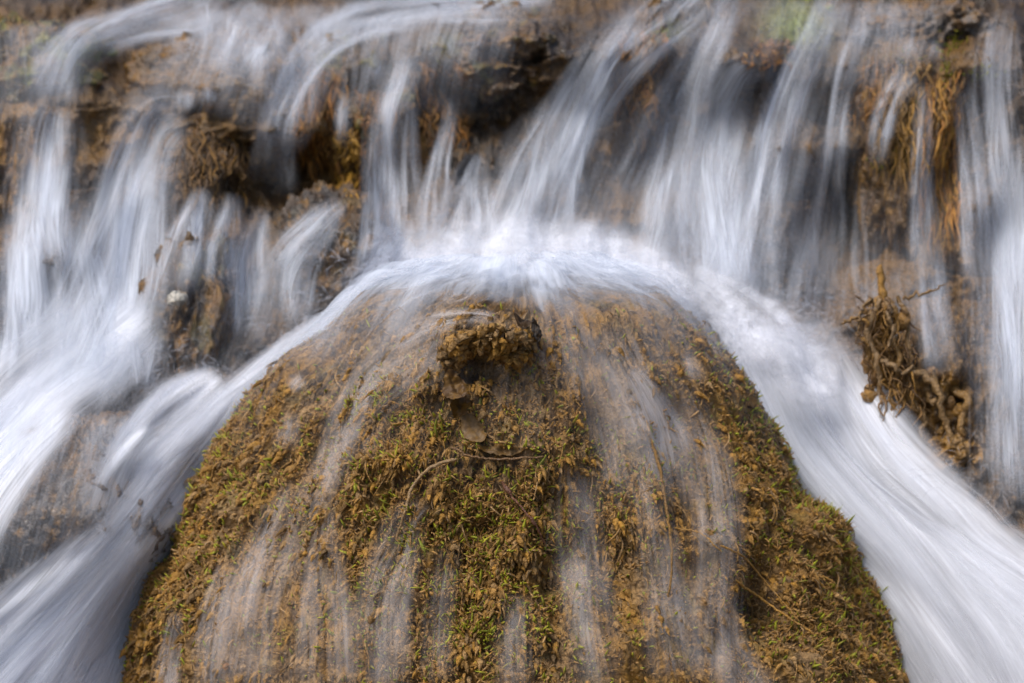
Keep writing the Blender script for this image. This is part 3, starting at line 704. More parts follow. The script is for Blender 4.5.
# ------------------------------------------------------------------ water over the crown of the boulder
def crown():
    nu, nv = 150, 80
    ang = np.radians(np.linspace(-84, 84, nu)); s = np.linspace(0, 1, nv)
    src = np.array([.005, BY + .17])
    V_, F_, U_, E_, off = [], [], [], [], 0
    for L in range(4):
        reach = .34 + .05 * noise3(ang * 5, 0, L)
        r = s[:, None] * reach[None, :] 
        x = src[0] + r * np.sin(ang)[None, :] * 1.25; y = src[1] - r * np.cos(ang)[None, :] * 1.0
        z = np.zeros_like(x)
        for i in range(nv):
            for j in range(nu):
                h = T_BOUL.ray_cast(Vector((x[i, j], y[i, j], 1.0)), Vector((0, 0, -1)))
                z[i, j] = h[0].z if h[0] is not None else -.2
        z = gsmooth(z, 1.5, 0)
        z = z + .007 + .006 * L + .007 * noise3(ang[None, :] * 11, s[:, None] * 6, L + 2)
        sidew = np.abs(np.sin(ang))[None, :]
        e = (.96 - .66 * sstep(.57 + .08 * noise3(ang * 5, 0, L + .5)[None, :], .84, s[:, None] * (1 + .25 * sidew)) - .22 * sstep(.7, 1, s[:, None])) * sstep(.12, .46 + .10 * noise3(ang * 6, 0, L * 3.1)[None, :], s[:, None] * (1 + .5 * sidew)) * (1 - sstep(.8, 1, s[:, None]))
        e = e * (1 - .95 * sstep(.25, .70, (ang / ang[-1]))[None, :] * sstep(.30, .60, s[:, None]))
        e = e * (1 + .5 * noise3(ang[None, :] * 7 + L, s[:, None] * 6, L * 2.7))
        e = e * (1 - .12 * L) * (1 - sstep(.9, 1.0, np.abs(ang)[None, :] / ang[-1]))
        V_.append(np.stack([x, y, z], -1).reshape(-1, 3)); F_.append(grid_faces(nv, nu) + off); off += nu * nv
        U_.append(np.stack(np.broadcast_arrays(ang[None, :] * .12 + L * 3.1 + 50, r + L), -1).reshape(-1, 2)); E_.append((1 - (1 - np.clip(e, 0, .97)) ** .5).ravel())
    me = make_mesh('water', np.concatenate(V_), np.concatenate(F_), M_WATER, {'env': np.concatenate(E_)}, uv=np.concatenate(U_))
    o = link('water', me, kind='structure'); o['label'] = 'white water spreading over the crown of the boulder'
crown()
flow('water', [[(360,225),(345,265),(320,310)],[(450,205),(445,250),(430,300)],[(540,200),(540,250),(545,300)],[(630,215),(638,260),(650,305)],[(695,250),(708,285),(725,320)]],
     [.0,.25,.62,.8,.75], 'cloud of spray where the falls land behind the boulder', mat=M_FROTH, layers=3, threads=120, edge=.5, lift=.06, gap=.025, fade=(.5,.25))
# splash where the fall lands behind the crown
for k, (cx, cy, hw) in enumerate([(410, 250, 34), (470, 240, 40), (535, 236, 44), (600, 244, 40), (652, 266, 26)]):
    ribbon([(cx + 6, cy - 34, hw * .8), (cx, cy, hw), (cx - (535 - cx) * .1, cy + 40, hw * 1.3), (cx - (535 - cx) * .25, cy + 75, hw * 1.5)], [.3,.8,.95,.8], 'spray where the fall lands behind the crown', layers=2, threads=40, lift=.10, fade=(.35, .3), mat=M_FROTH)

def spray():
    """fine droplets thrown up where the falls land, drawn out into short arcs"""
    m = 7; V_, F_, E_, off = [], [], [], 0; t = np.linspace(0, 1, m)
    for cx, cy, sx, sy, D, n, dx in [(520, 262, 100, 16, 3.44, 700, 0), (410, 275, 40, 22, 3.46, 200, -6), (650, 275, 50, 18, 3.46, 260, 6), (780, 312, 55, 16, 3.5, 320, 4),
                                 (190, 385, 30, 16, 3.5, 160, -5), (120, 350, 50, 22, 3.5, 160, -6), (960, 480, 50, 16, 3.42, 140, 4), (330, 330, 50, 20, 3.5, 160, -6)]:
        for k in range(int(n * 1.5)):
            x, y = rng.normal(cx, sx), rng.normal(cy, sy); d = D + rng.normal(0, .03)
            vx, vy, g = rng.normal(dx, 10), rng.normal(-3, 6), rng.uniform(2, 14)
            q = np.stack([x + vx * t, y + vy * t + g * t * t], 1); tg = np.gradient(q, axis=0); tg /= np.linalg.norm(tg, axis=1)[:, None] + 1e-9
            pr = np.stack([-tg[:, 1], tg[:, 0]], 1) * (rng.uniform(.8, 2.4) / 2 * np.sin(np.linspace(.1, 3.04, m)))[:, None]
            V_.append(np.stack([P(*(q - pr).T, np.full(m, d)), P(*(q + pr).T, np.full(m, d))], 1).reshape(-1, 3)); F_.append(grid_faces(m, 2) + off); off += 2 * m
            E_.append(np.repeat(rng.uniform(.03, .22) * np.sin(np.linspace(0, np.pi, m)), 2))
    me = make_mesh('spray', np.concatenate(V_), np.concatenate(F_), M_THREAD, {'env': np.concatenate(E_)})
    o = link('spray', me, kind='stuff'); o['label'] = 'fine spray thrown up where the falls land'
spray()

# thin films down the boulder
FILM = [
 ([(395,350,10),(365,380,12),(345,420,14),(328,470,16),(300,520,18)], [.55,.62,.6,.5,.4]),
 ([(500,318,6),(465,316,8),(425,326,10),(390,345,12)], [.7,.85,.8,.6]),
 ([(306,375,6),(296,384,6),(288,392,5)], [.9,.95,.8]),
 ([(292,408,6),(290,430,8),(284,455,9)], [.6,.75,.5]),
 ([(430,500,10),(408,520,16),(396,560,20),(384,620,24),(375,700,26)], [.35,.6,.62,.6,.6]),
 ([(300,480,14),(275,540,26),(255,600,30),(240,700,34)], [.4,.55,.55,.55]),
 ([(330,500,12),(320,560,18),(318,620,22),(312,700,24)], [.3,.42,.5,.5]),
 ([(230,560,12),(214,620,16),(205,700,18)], [.35,.5,.5]),
 ([(180,610,6),(172,640,9),(165,700,12)], [.5,.7,.6]),
 ([(627,366,9),(645,395,14),(660,430,17),(668,480,18)], [1.2,1.5,1.2,.7]),
 ([(600,320,40),(625,380,44),(650,440,44),(665,520,40)], [.35,.5,.45,.3]),
 ([(470,330,30),(420,352,34),(370,392,34),(335,450,34)], [.3,.4,.35,.25]),
 ([(575,455,14),(578,500,20),(582,560,24),(590,620,22),(600,700,24)], [.35,.6,.62,.5,.4]),
 ([(675,370,10),(695,420,14),(710,470,20),(718,540,20),(715,620,20),(716,700,22)], [.4,.55,.6,.6,.5,.5]),
 ([(560,330,20),(590,370,22),(610,430,24),(622,500,22)], [.45,.5,.4,.3]),
 ([(640,470,14),(655,530,20),(668,590,22),(680,690,24)], [.4,.55,.55,.5]),
 ([(684,350,5),(692,372,6),(700,385,5)], [.8,.85,.6]),
 ([(520,590,16),(515,640,18),(515,700,18)], [.25,.4,.4]),
 ([(450,540,10),(440,600,12),(435,690,14)], [.2,.28,.28]),
 ([(720,640,20),(750,690,24),(770,730,24)], [.4,.45,.4]),
]
for path, env in FILM:
    env = [e * .41 for e in env]
    ribbon(path, env, 'thin film of water running down the boulder', surf='boulder', layers=1, braid=4, base=.6, dens=.75, wide=1.6, lift=.006, gap=.005, mat=M_FILM, threads=10,
           edge=1.0, step=4, smooth=2, minr=1, ta=(.05, .22), fade=(.12, .15))
flow('water', [[(350,335),(220,450),(130,620),(110,720)],[(430,325),(330,440),(260,580),(240,720)],[(560,310),(590,420),(600,560),(600,720)],[(660,325),(720,420),(790,520),(860,720)]],
     [.10,.02,.0,.0,.0], 'very thin film over the whole boulder', surf='boulder', layers=1, lift=.005, gap=.004, mat=M_FILM, threads=120, edge=.3, smooth=2, minr=1, ta=(.03,.14))

# ------------------------------------------------------------------ moss shoots
def shoots(name, pos, nrm, length, width, cols_base, cols_tip, label, down=.5, spread=.7, nseg=3):
    n = len(pos)
    d = nrm + rng.normal(size=(n, 3)) * spread * .6 + np.array([0, 0, -down]); d /= np.linalg.norm(d, axis=1)[:, None]
    curl = rng.normal(size=(n, 3)) * .55 + np.array([0, -.25, .25])
    side_ = np.cross(d, rng.normal(size=(n, 3))); side_ /= np.linalg.norm(side_, axis=1)[:, None]
    oth = np.cross(d, side_)
    rings = []; cols = []
    p = pos - nrm * .0012
    prof = [.55, 1.0, .85, .12] if nseg == 3 else [.7, 1, .1]
    for k in range(nseg + 1):
        t = k / nseg
        c = p + (d * t + curl * t * t * .6) * length[:, None]
        w = (width * prof[k])[:, None]
        rings.append(np.stack([c + side_ * w, c - side_ * w * .4 + oth * w * .5, c - side_ * w * .4 - oth * w * .5], 1))
        cols.append(np.repeat((cols_base * (1 - t ** 1.5) + cols_tip * t ** 1.5)[:, None], 3, 1))
    R = np.stack(rings, 1)                                     # n, nseg+1, 3, 3
    C = np.stack(cols, 1).reshape(-1, 3)
    m = (nseg + 1) * 3
    f = grid_faces(nseg + 1, 3, True)
    f = np.vstack([f])
    F = (f[None] + (np.arange(n) * m)[:, None, None]).reshape(-1, 4)
    top = (np.array([[nseg * 3, nseg * 3 + 1, nseg * 3 + 2]])[None] + (np.arange(n) * m)[:, None, None]).reshape(-1, 3)
    me = make_mesh(name, R.reshape(-1, 3), [F, top], M_MOSS, {'col': C})
    o = link(name, me, kind='stuff'); o['label'] = label
    return o
def boulder_moss():
    shp = B_MOSSY.shape
    px, py = B_PX, B_PY
    vis = (BN @ -FWD) > -.25
    flat = np.where((vis & (px > 80) & (px < 960) & (py < 700) & (py > 280)).ravel())[0]
    P_ = BV.reshape(-1, 3)[flat]; N_ = BN.reshape(-1, 3)[flat]
    ms = B_MOSSY.ravel()[flat]; x, y = px.ravel()[flat], py.ravel()[flat]
    cl = fbm(P_[:, 0] * 30, P_[:, 1] * 30, P_[:, 2] * 30, 3)
    edge_l = np.clip((N_ @ -FWD) , 0, 1)
    rim = (1 - sstep(.15, .5, edge_l)) * sstep(340, 420, y)
    dens = (.05 + .9 * ms * sstep(-.5, .2, cl) + .22 * rim * (1 + sstep(600, 800, x)) + .10 * sstep(.1, .5, cl)) * (1 - .9 * blob(x, y, 478, 378, 22, 9))
    dens *= sstep(300, 345, y) * (.22 + .78 * np.clip(sstep(370, 430, y - 40 * fbm(x / 60, y / 60, 1.5, 2)) + blob(x, y, 700, 375, 35, 45) + blob(x, y, 545, 380, 35, 40), 0, 1))
    # cell areas are nearly even, so plain weights do
    w = dens / dens.sum(); n = 46000
    idx = rng.choice(len(flat), n, p=w)
    p = P_[idx] + rng.normal(size=(n, 3)) * .0006; nr = N_[idx]
    m = ms[idx]
    ln = rng.uniform(.0035, .0080, n) * (.7 + .4 * m); wd = rng.uniform(.0009, .0022, n)
    base = mixc(BROWN * .9, OCHRE * .9, rng.uniform(0, 1, n)); base = mixc(base, TAN * .8, rng.uniform(0, .7, n))
    tip = mixc(OCHRE * 1.25, TAN * 1.2, rng.uniform(0, 1, n))
    gpatch = fbm(p[:, 0] * 16 + 3, p[:, 1] * 16, p[:, 2] * 16, 3)
    g = rng.uniform(0, 1, n) < (.10 + .14 * blob(x[idx], y[idx], 500, 560, 110, 150) + .15 * sstep(-.1, .5, gpatch) + .12 * rim[idx])
    gc = mixc(GREEN * 1.2, LIME, rng.uniform(0, 1, n))
    tip = np.where(g[:, None], gc, tip); base = np.where((g & (rng.uniform(0, 1, n) < .5))[:, None], mixc(base, GREEN, np.full(n, .6)), base)
    wd = np.where(g, wd * 1.25, wd)
    nr = np.where(g[:, None], nr + np.array([0, 0, .5]), nr); ln = np.where(g, ln * 1.3, ln)
    shoots('moss', p, nr, ln, wd, base, tip, 'short curled brown and lime moss covering the boulder', down=.25, spread=1.1)
boulder_moss()

# ------------------------------------------------------------------ helpers for things on the boulder
def on_boulder(px, py, lift=0.0):
    r = Vector((P(px, py, 1.0) - CAM)); h = T_BOUL.ray_cast(Vector(CAM), r)
    if h[0] is None: return P(px, py, sample_surface('boulder', np.array([[float(px)]]), np.array([[float(py)]]))[0, 0] - lift)
    q = np.array(h[0]); return q - (q - CAM) / np.linalg.norm(q - CAM) * lift
def on_back(px, py, lift=0.0):
    return P(px, py, bilin(DB, np.array(float(px)), np.array(float(py))) - lift)

# crust knob on the boulder: drooping muddy lobes around a dark hole
def lobes(name, centres, label, parent, colf, rl=(.004, .010), ll=(.010, .024), n=120, lifts=(.012, .034)):
    paths, rad, cols = [], [], []
    for k in range(n):
        c, sx, sy = centres[k % len(centres)]
        a = rng.uniform(0, 2 * np.pi); r = math.sqrt(rng.uniform(0, 1))
        px, py = c[0] + sx * r * math.cos(a), c[1] + sy * r * math.sin(a)
        q = on_boulder(px, py, rng.uniform(*lifts))
        L = rng.uniform(*ll); dirx = rng.normal(0, .5)
        t = np.linspace(0, 1, 7)[:, None]
        path = q + L * (t * np.array([dirx * .6, -.35, .1]) + t ** 2 * np.array([dirx * .3, .1, -1.0])) 
        rr = rng.uniform(*rl) * np.array([.3, .8, 1, .9, .7, .45, .05]) * (1 + .2 * rng.normal(size=7))
        paths.append(path); rad.append(np.abs(rr)); cols.append(colf())
    V, F, C = tubes(paths, rad, 7, cols)
    V = V + np.stack([.0034 * fbm(V[:, 0] * 190 + k * 9, V[:, 1] * 190, V[:, 2] * 190, 3) for k in range(3)], 1)
    o = link(name, make_mesh(name, V, F, M_BOULDER, {'col': C}), parent, label)
    return o
colmud = lambda: mixc(OCHRE * .9, TAN * .8, rng.uniform(0, 1) ** 2) * rng.uniform(.35, 1.25)
lobes('crust_knob', [((470, 342), 24, 12), ((500, 338), 30, 14), ((515, 348), 16, 12), ((455, 352), 14, 10)], 'knobbly mud crust jutting from the boulder front', boulder, colmud, n=330, rl=(.0020, .0060), ll=(.004, .014))
def crust():
    ok = (BN @ -FWD > .05) & (B_PX > 120) & (B_PX < 925) & (B_PY > 335) & (B_PY < 700)
    idx = np.where(ok.ravel())[0]; V0 = BV.reshape(-1, 3)[idx]; ms = B_MOSSY.ravel()[idx]
    cl = fbm(V0[:, 0] * 26, V0[:, 1] * 26, V0[:, 2] * 26, 3)
    w = (.10 + ms ** 1.5) * sstep(-.2, .4, cl)
    sel = rng.choice(idx, 5600, p=w / w.sum()); N0 = BN.reshape(-1, 3)
    pa, ra, cc = [], [], []
    t = np.linspace(0, 1, 6)[:, None]
    for i in sel:
        q = BV.reshape(-1, 3)[i]; n = N0[i]; L = rng.uniform(.004, .013); sx = rng.normal(0, .4)
        pa.append(q + L * (t * (n * .8 + np.array([sx * .6, 0, 0])) + t ** 2 * np.array([sx * .3, -.1, -1.0])) - n * .001)
        ra.append(rng.uniform(.0012, .0036) * np.array([.7, 1, 1, .85, .6, .08]) * (1 + .15 * rng.normal(size=6))); cc.append(colmud())
    V, F, C = tubes(pa, np.abs(ra), 6, cc)
    V = V + (.0009 * fbm(V[:, 0] * 300, V[:, 1] * 300, V[:, 2] * 300, 2))[:, None]
    link('mud_crust', make_mesh('mud_crust', V, F, M_BOULDER, {'col': C}), boulder, 'drooping crumbs of muddy crust')
crust()

# ------------------------------------------------------------------ orange moss curtains hanging from the ledges
def hanging(x0, x1, y0, y1, n, cols, label, lean=0.0, rad=(.0007, .0019), lift=(.002, .018), clump=14, arch=0.0):
    paths, radii, cc = [], [], []
    cl = rng.uniform(x0, x1, clump)
    n = int(n * 2.4)
    for k in range(n):
        cx = cl[rng.integers(clump)] + rng.normal(0, (x1 - x0) * .06)
        ty = rng.uniform(y0, y0 + (y1 - y0) * .65); L = rng.uniform(.10, .38) * (y1 - y0); L = min(L, y1 - ty)
        m = 9; t = np.linspace(0, 1, m)
        xs = cx + lean * ((ty + L * t) - y0) + arch * np.sin(t * 2) + rng.normal(0, 2.5) * t ** 1.5 + 3.0 * np.sin(t * rng.uniform(3, 9) + rng.uniform(0, 6))
        ys = ty + L * t
        d = gsmooth(bilin(DB, xs, ys), 2, 0) - rng.uniform(*lift) * np.sin(np.clip(t * 1.4 + .25, 0, np.pi / 2))
        p = P(xs, ys, d)
        r = rng.uniform(*rad) * np.array([.5, .9, 1, 1, .95, .8, .65, .4, .1]) * (1 + .25 * rng.normal(size=m))
        paths.append(p); radii.append(np.abs(r)); cc.append(mixc(cols[0], cols[1], rng.uniform(0, 1)) * rng.uniform(.12, 1.0))
    V, F, C = tubes(paths, radii, 5, cc)
    return link('hanging_moss', make_mesh('hanging_moss', V, F, M_ROOT, {'col': C}), None, label, 'moss curtain', 'moss curtains hanging in the falls')
GOLD = np.array([.45, .24, .03])
hanging(296, 345, 66, 190, 170, (ORANGE, OCHRE * .7), 'dark orange moss curtain under the ledge rock, left of the narrow blue spout')
hanging(333, 356, 128, 208, 60, (GOLD, GOLD * .8), 'golden hanging moss lobe below the narrow blue spout', rad=(.0012, .0032), clump=3)
hanging(358, 392, 88, 205, 90, (ORANGE * .7, OCHRE * .5), 'brown orange moss curtain between blue spout and stranded fall')
hanging(412, 458, 56, 160, 110, (ORANGE * .8, OCHRE * .6), 'rusty moss curtain arching over the slim fall', arch=8)
hanging(622, 664, 30, 130, 110, (OCHRE, ORANGE * .8), 'ochre moss tuft on the narrow rock between broad falls', lean=-.12)
hanging(752, 792, 38, 74, 60, (ORANGE, OCHRE), 'short rusty moss fringe at the lip of the bright fan fall', lean=-.3)
hanging(866, 906, 55, 135, 80, (ORANGE * .8, OCHRE * .7), 'thin rusty root curtain at the left edge of the mossy pillar', lean=-.35)
hanging(926, 962, 70, 262, 330, (ORANGE, GOLD * .9), 'long orange moss and root curtain down the mossy pillar', lean=-.04, rad=(.0008, .0022))
hanging(880, 930, 60, 200, 150, (OCHRE * .9, GOLD * .7), 'loose ochre moss curtain on the front of the mossy pillar', lean=-.1)
hanging(184, 246, 130, 222, 120, (OCHRE * .7, BROWN), 'faint brown moss fringe on the rock between the left falls')

# bright green sprigs on the cliff
def sprigs():
    pos, nr = [], []
    for cx, cy, sx, sy, n in [(886, 163, 9, 5, 40), (902, 156, 4, 5, 20), (952, 44, 9, 5, 50), (945, 75, 3, 9, 30), (795, 28, 16, 14, 160), (450, 46, 12, 8, 12), (50, 44, 9, 4, 60),
                              (978, 74, 14, 4, 40), (915, 110, 3, 6, 20), (662, 32, 8, 6, 40), (903, 58, 20, 8, 30)]:
        for k in range(n):
            pos.append(on_back(cx + rng.normal(0, sx), cy + rng.normal(0, sy), .004)); nr.append((0, -.8, .4))
    pos = np.array(pos); nr = np.array(nr); n = len(pos)
    b = mixc(OLIVE, OCHRE * .7, rng.uniform(0, .6, n)); t = mixc(GREEN, LIME, rng.uniform(0, 1, n))
    shoots('moss', pos, nr, rng.uniform(.004, .009, n), rng.uniform(.0008, .0016, n), b, t, 'green moss sprigs growing on the upper ledges', down=.2)
sprigs()

# ------------------------------------------------------------------ root tangle
def empty(name, loc, label, cat, group=None):
    o = bpy.data.objects.new(name, None); COL.objects.link(o); o.location = loc
    o['label'] = label; o['category'] = cat
    if group: o['group'] = group
    return o
def part(name, V, F, mat, C, root):
    return link(name, make_mesh(name, V - np.array(root.location), F, mat, {'col': C}), root)
def root_tangle():
    root = empty('root_tangle', Vector(on_back(895, 440)), 'muddy tangled roots with an upright broken stub, standing between chute and right edge fall', 'roots')
    RD = 3.50
    def path(pts, n=18, wob=.0018):
        q = smooth_path(pts, n); p = P(q[:, 0], q[:, 1], RD + q[:, 2])
        return p + wob * rng.normal(size=p.shape)
    def taper(n, a, b): return np.linspace(a, b, n) * (1 + .12 * rng.normal(size=n))
    # stub
    V, F, C = tubes([path([(880, 264, .0), (881, 280, .0), (884, 300, .0), (890, 318, .01)], wob=.0005)], [np.concatenate([[.001], taper(17, .0035, .006)])], 8, [OCHRE * .8])
    part('stub', V, F, M_ROOT, C, root)
    specs = [([(841, 324, -.01), (852, 318, -.01), (864, 314, -.01), (876, 300, .0), (884, 296, .0)], .0018, .004),
             ([(864, 314, -.01), (868, 330, -.02), (866, 348, -.02), (873, 360, -.02)], .002, .0024),
             ([(880, 300, -.01), (870, 322, -.02), (872, 345, -.02), (878, 372, -.02), (880, 400, -.02), (888, 440, -.01)], .0045, .002),
             ([(886, 298, -.01), (896, 312, -.01), (893, 335, -.02), (900, 356, -.02), (892, 392, -.02), (884, 432, -.02)], .004, .002),
             ([(896, 296, .0), (908, 320, .0), (906, 345, -.01), (916, 372, -.01), (930, 390, -.01)], .003, .002),
             ([(900, 300, .0), (925, 292, .0), (945, 285, .01)], .0022, .0008),
             ([(875, 360, -.02), (888, 362, -.03), (902, 372, -.03), (915, 365, -.02)], .003, .002),
             ([(905, 372, -.02), (925, 378, -.02), (938, 392, -.03), (944, 415, -.03), (958, 450, -.03)], .005, .003),
             ([(925, 370, .0), (928, 390, -.01), (938, 402, -.02), (932, 372, -.02)], .004, .004),
             ([(890, 300, -.02), (888, 316, -.03), (894, 330, -.03), (890, 346, -.03)], .002, .002),
             ([(872, 300, -.01), (862, 306, -.02), (858, 322, -.02), (862, 340, -.02)], .002, .001),
             ([(895, 380, -.02), (893, 410, -.03), (900, 440, -.03), (912, 462, -.03)], .003, .0012),
             ([(912, 395, -.01), (922, 420, -.02), (925, 450, -.02), (935, 468, -.02)], .004, .002),
             ([(950, 385, .0), (965, 400, -.02), (962, 430, -.03), (970, 460, -.03)], .005, .003)]
    for pts, a, b in specs:
        V, F, C = tubes([path(pts)], [np.abs(taper(18, a, b)) * np.concatenate([[.6], np.ones(16), [.3]])], 7, [mixc(OCHRE * .6, TAN * .55, rng.uniform(0, 1))])
        part('root', V, F, M_ROOT, C, root)
    # fine hair roots
    pa, ra, cc = [], [], []
    for k in range(230):
        x = rng.normal(887, 10); y = rng.uniform(296, 410); x += (y - 340) * .22
        q = [(x, y, rng.uniform(-.03, 0))]
        for j in range(3): q.append((q[-1][0] + rng.normal(1, 5), q[-1][1] + rng.uniform(2, 12), q[-1][2] + rng.normal(0, .004)))
        pa.append(path(q, 9, .0004)); ra.append(np.linspace(1, .3, 9) * rng.uniform(.0006, .0020)); cc.append(mixc(OCHRE * .9, BROWN, rng.uniform(0, 1)) * rng.uniform(.5, 1.15))
    V, F, C = tubes(pa, ra, 4, cc)
    part('hair_roots', V, F, M_ROOT, C, root)
    # mud clotted on the roots
    pa, ra, cc = [], [], []
    for k in range(60):
        x = rng.normal(888, 10); y = rng.uniform(300, 400); x += (y - 340) * .2
        if k > 34: x, y = rng.normal(948, 14), rng.normal(418, 26)
        p = path([(x, y, .005), (x + rng.normal(0, 3), y + 7, -.008), (x + rng.normal(0, 4), y + 16, .0)], 8, .0006)
        pa.append(p); ra.append(rng.uniform(.005, .010) * np.array([.1, .6, .9, 1, 1, .8, .5, .1]) * (1 + .1 * rng.normal(size=8))); cc.append(mixc(OCHRE * .75, BROWN, rng.uniform(0, .8)))
    V, F, C = tubes(pa, ra, 8, cc)
    V = V + (.0022 * fbm(V[:, 0] * 170, V[:, 1] * 170, V[:, 2] * 170, 3))[:, None] * np.array([1, 1, 1.])
    part('mud_crust', V, F, M_ROOT, C, root)
root_tangle()

# ------------------------------------------------------------------ leaves, twigs and stems on the boulder
def leaf(px, py, length, width, rot, curl, fold, colA, colB, label, lift=.012, tilt=.3, crump=.0042, seed=0):
    nu, nv = 17, 27
    u = np.linspace(-1, 1, nu)[None, :]; v = np.linspace(0, 1, nv)[:, None]
    w = width * .5 * np.sin(np.pi * np.clip(v, .02, .98) ** .8) ** .8 * (1 + .45 * noise3(v * 6, seed, np.sign(u)) + .25 * noise3(v * 17, seed, np.sign(u)))
    x = u * w; y = (v - .5) * length
    z = fold * np.abs(x) + curl * (v - .5) ** 2 * length - curl * .6 * (u * w) ** 2 / max(width, 1e-6) * 3
    z = z + crump * fbm(x * 120 + seed, y * 120, seed, 3)
    x, y, z = np.broadcast_arrays(x, y, z)
    c, s_ = math.cos(rot), math.sin(rot)
    X = x * c - y * s_; Yv = x * s_ + y * c
    base = on_boulder(px, py, lift)
    # local frame: picture right, up along the boulder face, out
    out = -FWD * math.cos(tilt) + UP * math.sin(tilt); up = UP * math.cos(tilt) + FWD * math.sin(tilt)
    A = base + X[..., None] * RT + Yv[..., None] * up + z[..., None] * out
    B = A - out * .0005
    V = np.concatenate([A.reshape(-1, 3), B.reshape(-1, 3)])
    f = grid_faces(nv, nu); m = nu * nv
    ring = np.concatenate([np.arange(nu), np.arange(1, nv) * nu + nu - 1, (nv - 1) * nu + np.arange(nu - 2, -1, -1), np.arange(nv - 2, 0, -1) * nu])
    r2 = np.roll(ring, -1); rim = np.stack([ring, r2, r2 + m, ring + m], 1)
    k = fbm(X * 90, Yv * 90, seed, 3)
    vein = np.exp(-(np.abs(np.broadcast_to(u, X.shape)) / .08) ** 2) * .25 + .12 * np.cos(v * 60 - np.abs(u) * 9)
    C = mixc(colA, colB, sstep(-.4, .4, k)) * (1 - vein)[..., None]
    C = C * .62
    C = mixc(C, BROWN * .5, sstep(.0, .6, fbm(X * 260, Yv * 260, seed + 4, 3)) * .7)
    C = np.concatenate([C.reshape(-1, 3)] * 2)
    me = make_mesh('leaf', V - base, [f, f[:, ::-1] + m, rim], M_MOSS, {'col': C})
    o = link('dead_leaf', me, None, label, 'leaf', 'dead leaves caught on the boulder'); o.location = base
    return o
leaf(455, 388, .034, .026, .5, 1.1, .9, OCHRE * .7, BROWN, 'crumpled ochre leaf just below and left of the mud crust knob', lift=.022, tilt=.5, seed=1)
leaf(462, 404, .030, .018, -.5, -.8, .6, BROWN, OCHRE * .7, 'dark folded leaf tucked under the crumpled ochre leaf', lift=.018, tilt=.2, seed=2)
leaf(472, 428, .040, .022, .55, .5, .3, TAN * .75, OCHRE * .7, 'flat mud coated tan leaf lying below the crumpled leaves', lift=.014, tilt=.5, crump=.001, seed=3)
leaf(524, 322, .022, .012, 1.1, 1.2, .5, DARK * .6, BROWN * .5, 'small black curled leaf on the crown beside the knob', lift=.028, tilt=.9, seed=4)
leaf(536, 330, .026, .009, .25, .3, .4, DARK * .4, DARK, 'narrow black strip standing in for the shadow at the right side of the knob', lift=.018, tilt=.3, seed=5)  # leaf-shaped black strip added as the shadow behind the curled leaf
leaf(142, 634, .030, .013, -.15, .3, .2, np.array([.42, .24, .05]), OCHRE, 'yellow brown leaf at the lower left rim of the boulder', lift=.012, tilt=.1, seed=6)
leaf(500, 450, .046, .012, 1.5, .2, .1, TAN * .65, OCHRE * .6, 'long muddy leaf lying level across the centre of the boulder', lift=.012, tilt=.6, seed=7)
leaf(762, 625, .014, .009, .8, .4, .2, TAN * .9, OCHRE, 'small tan leaf scrap by the dark hollow at the right', lift=.012, tilt=.3, seed=8)
leaf(700, 600, .016, .008, .9, .4, .3, np.array([.5, .27, .08]), TAN, 'small orange leaf scrap in the film of water right of centre', lift=.010, tilt=.3, seed=9)
leaf(225, 665, .010, .007, .4, .4, .2, np.array([.55, .25, .09]), TAN, 'tiny orange leaf scrap at the lower left of the boulder', lift=.010, tilt=.3, seed=10)

def stick(name, pts, r0, r1, col, label, cat, lift=.01, nodes=(), wob=.0004, group=None):
    q = smooth_path(pts, 30)
    p = np.array([on_boulder(a, b, 0) for a, b in q[:, :2]])
    # a straight-ish stick rests on the high points only
    d = (p - CAM) @ FWD; d = gsmooth(runmin(d, 3), 4, 0) - lift
    p = P(q[:, 0], q[:, 1], d) + wob * rng.normal(size=p.shape)
    r = np.linspace(r0, r1, 30) * (1 + .08 * rng.normal(size=30)); r[0] *= .3; r[-1] *= .2
    for k in nodes: r[k - 1:k + 2] *= 1.9
    V, F, C = tubes([p], [r], 7, [col])
    o = link(name, make_mesh(name, V - p[0], F, M_ROOT, {'col': C}), None, label, cat, group); o.location = p[0]
stick('twig', [(501, 481), (515, 500), (530, 517), (540, 533), (545, 545)], .0014, .0009, np.array([.12, .045, .02]), 'thin reddish brown twig slanting over the centre moss', 'twig', lift=.014, nodes=(4, 19))
stick('twig', [(457, 459), (430, 468), (412, 488), (405, 512), (396, 540)], .0020, .0012, TAN * .7, 'pale root arching down left from the centre ledge', 'root', lift=.012, group='thin stems on the boulder')
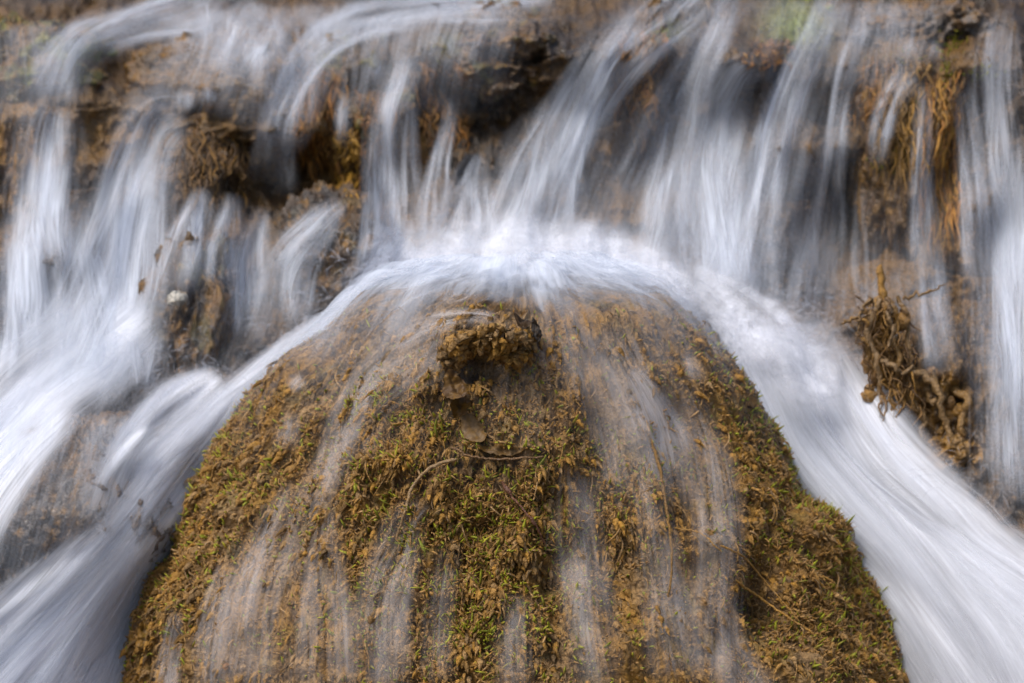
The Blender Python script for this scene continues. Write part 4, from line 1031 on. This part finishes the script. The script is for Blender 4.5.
stick('twig', [(652, 440), (662, 480), (668, 520), (672, 560), (668, 600)], .0018, .0010, OCHRE * .6, 'brown root running down the right film of water', 'root', lift=.010, group='thin stems on the boulder')
stick('twig', [(735, 580), (752, 592), (780, 612), (815, 634)], .0014, .0009, OCHRE, 'thin ochre stem leaning across the dark hollow', 'stem', lift=.014, group='thin stems on the boulder')
stick('twig', [(720, 545), (742, 556), (768, 585), (800, 622)], .0010, .0007, OCHRE * .9, 'finer ochre stem above the dark hollow', 'stem', lift=.016, group='thin stems on the boulder')
stick('twig', [(675, 528), (700, 533), (722, 552)], .0009, .0006, OCHRE, 'hooked thin stem right of centre', 'stem', lift=.012, group='thin stems on the boulder')
stick('twig', [(450, 446), (470, 456), (500, 459), (545, 457)], .0013, .0010, BROWN, 'dark level twig along the centre ledge', 'twig', lift=.014, group='thin stems on the boulder')

def litter():
    """loose fibres and crumbs of dead moss all over the boulder"""
    m = (BN @ -FWD > .1) & (B_PX > 120) & (B_PX < 920) & (B_PY > 320) & (B_PY < 700)
    idx = np.where(m.ravel())[0]; ms = B_MOSSY.ravel()[idx]
    w = .25 + ms; idx = rng.choice(idx, 1500, p=w / w.sum())
    P_ = BV.reshape(-1, 3)[idx]; N_ = BN.reshape(-1, 3)[idx]
    pa, ra, cc = [], [], []
    for p, n in zip(P_, N_):
        t = np.cross(n, rng.normal(size=3)); t /= np.linalg.norm(t); t = t * .6 + np.array([0, 0, -.6]) ; L = rng.uniform(.006, .022)
        s_ = np.linspace(0, 1, 7)[:, None]; b = np.cross(n, t)
        pa.append(p + n * (.002 + .004 * np.sin(s_ * np.pi)) + t * L * s_ + b * L * .3 * rng.normal() * s_ ** 2)
        ra.append(rng.uniform(.0005, .0012) * np.array([.4, 1, 1, 1, .9, .7, .2])); cc.append(mixc(OCHRE, TAN * 1.1, rng.uniform(0, 1)) * rng.uniform(.3, 1.1))
    V, F, C = tubes(pa, ra, 4, cc)
    o = link('plant_litter', make_mesh('plant_litter', V, F, M_ROOT, {'col': C}), kind='stuff'); o['label'] = 'loose brown fibres and moss crumbs on the boulder'
litter()
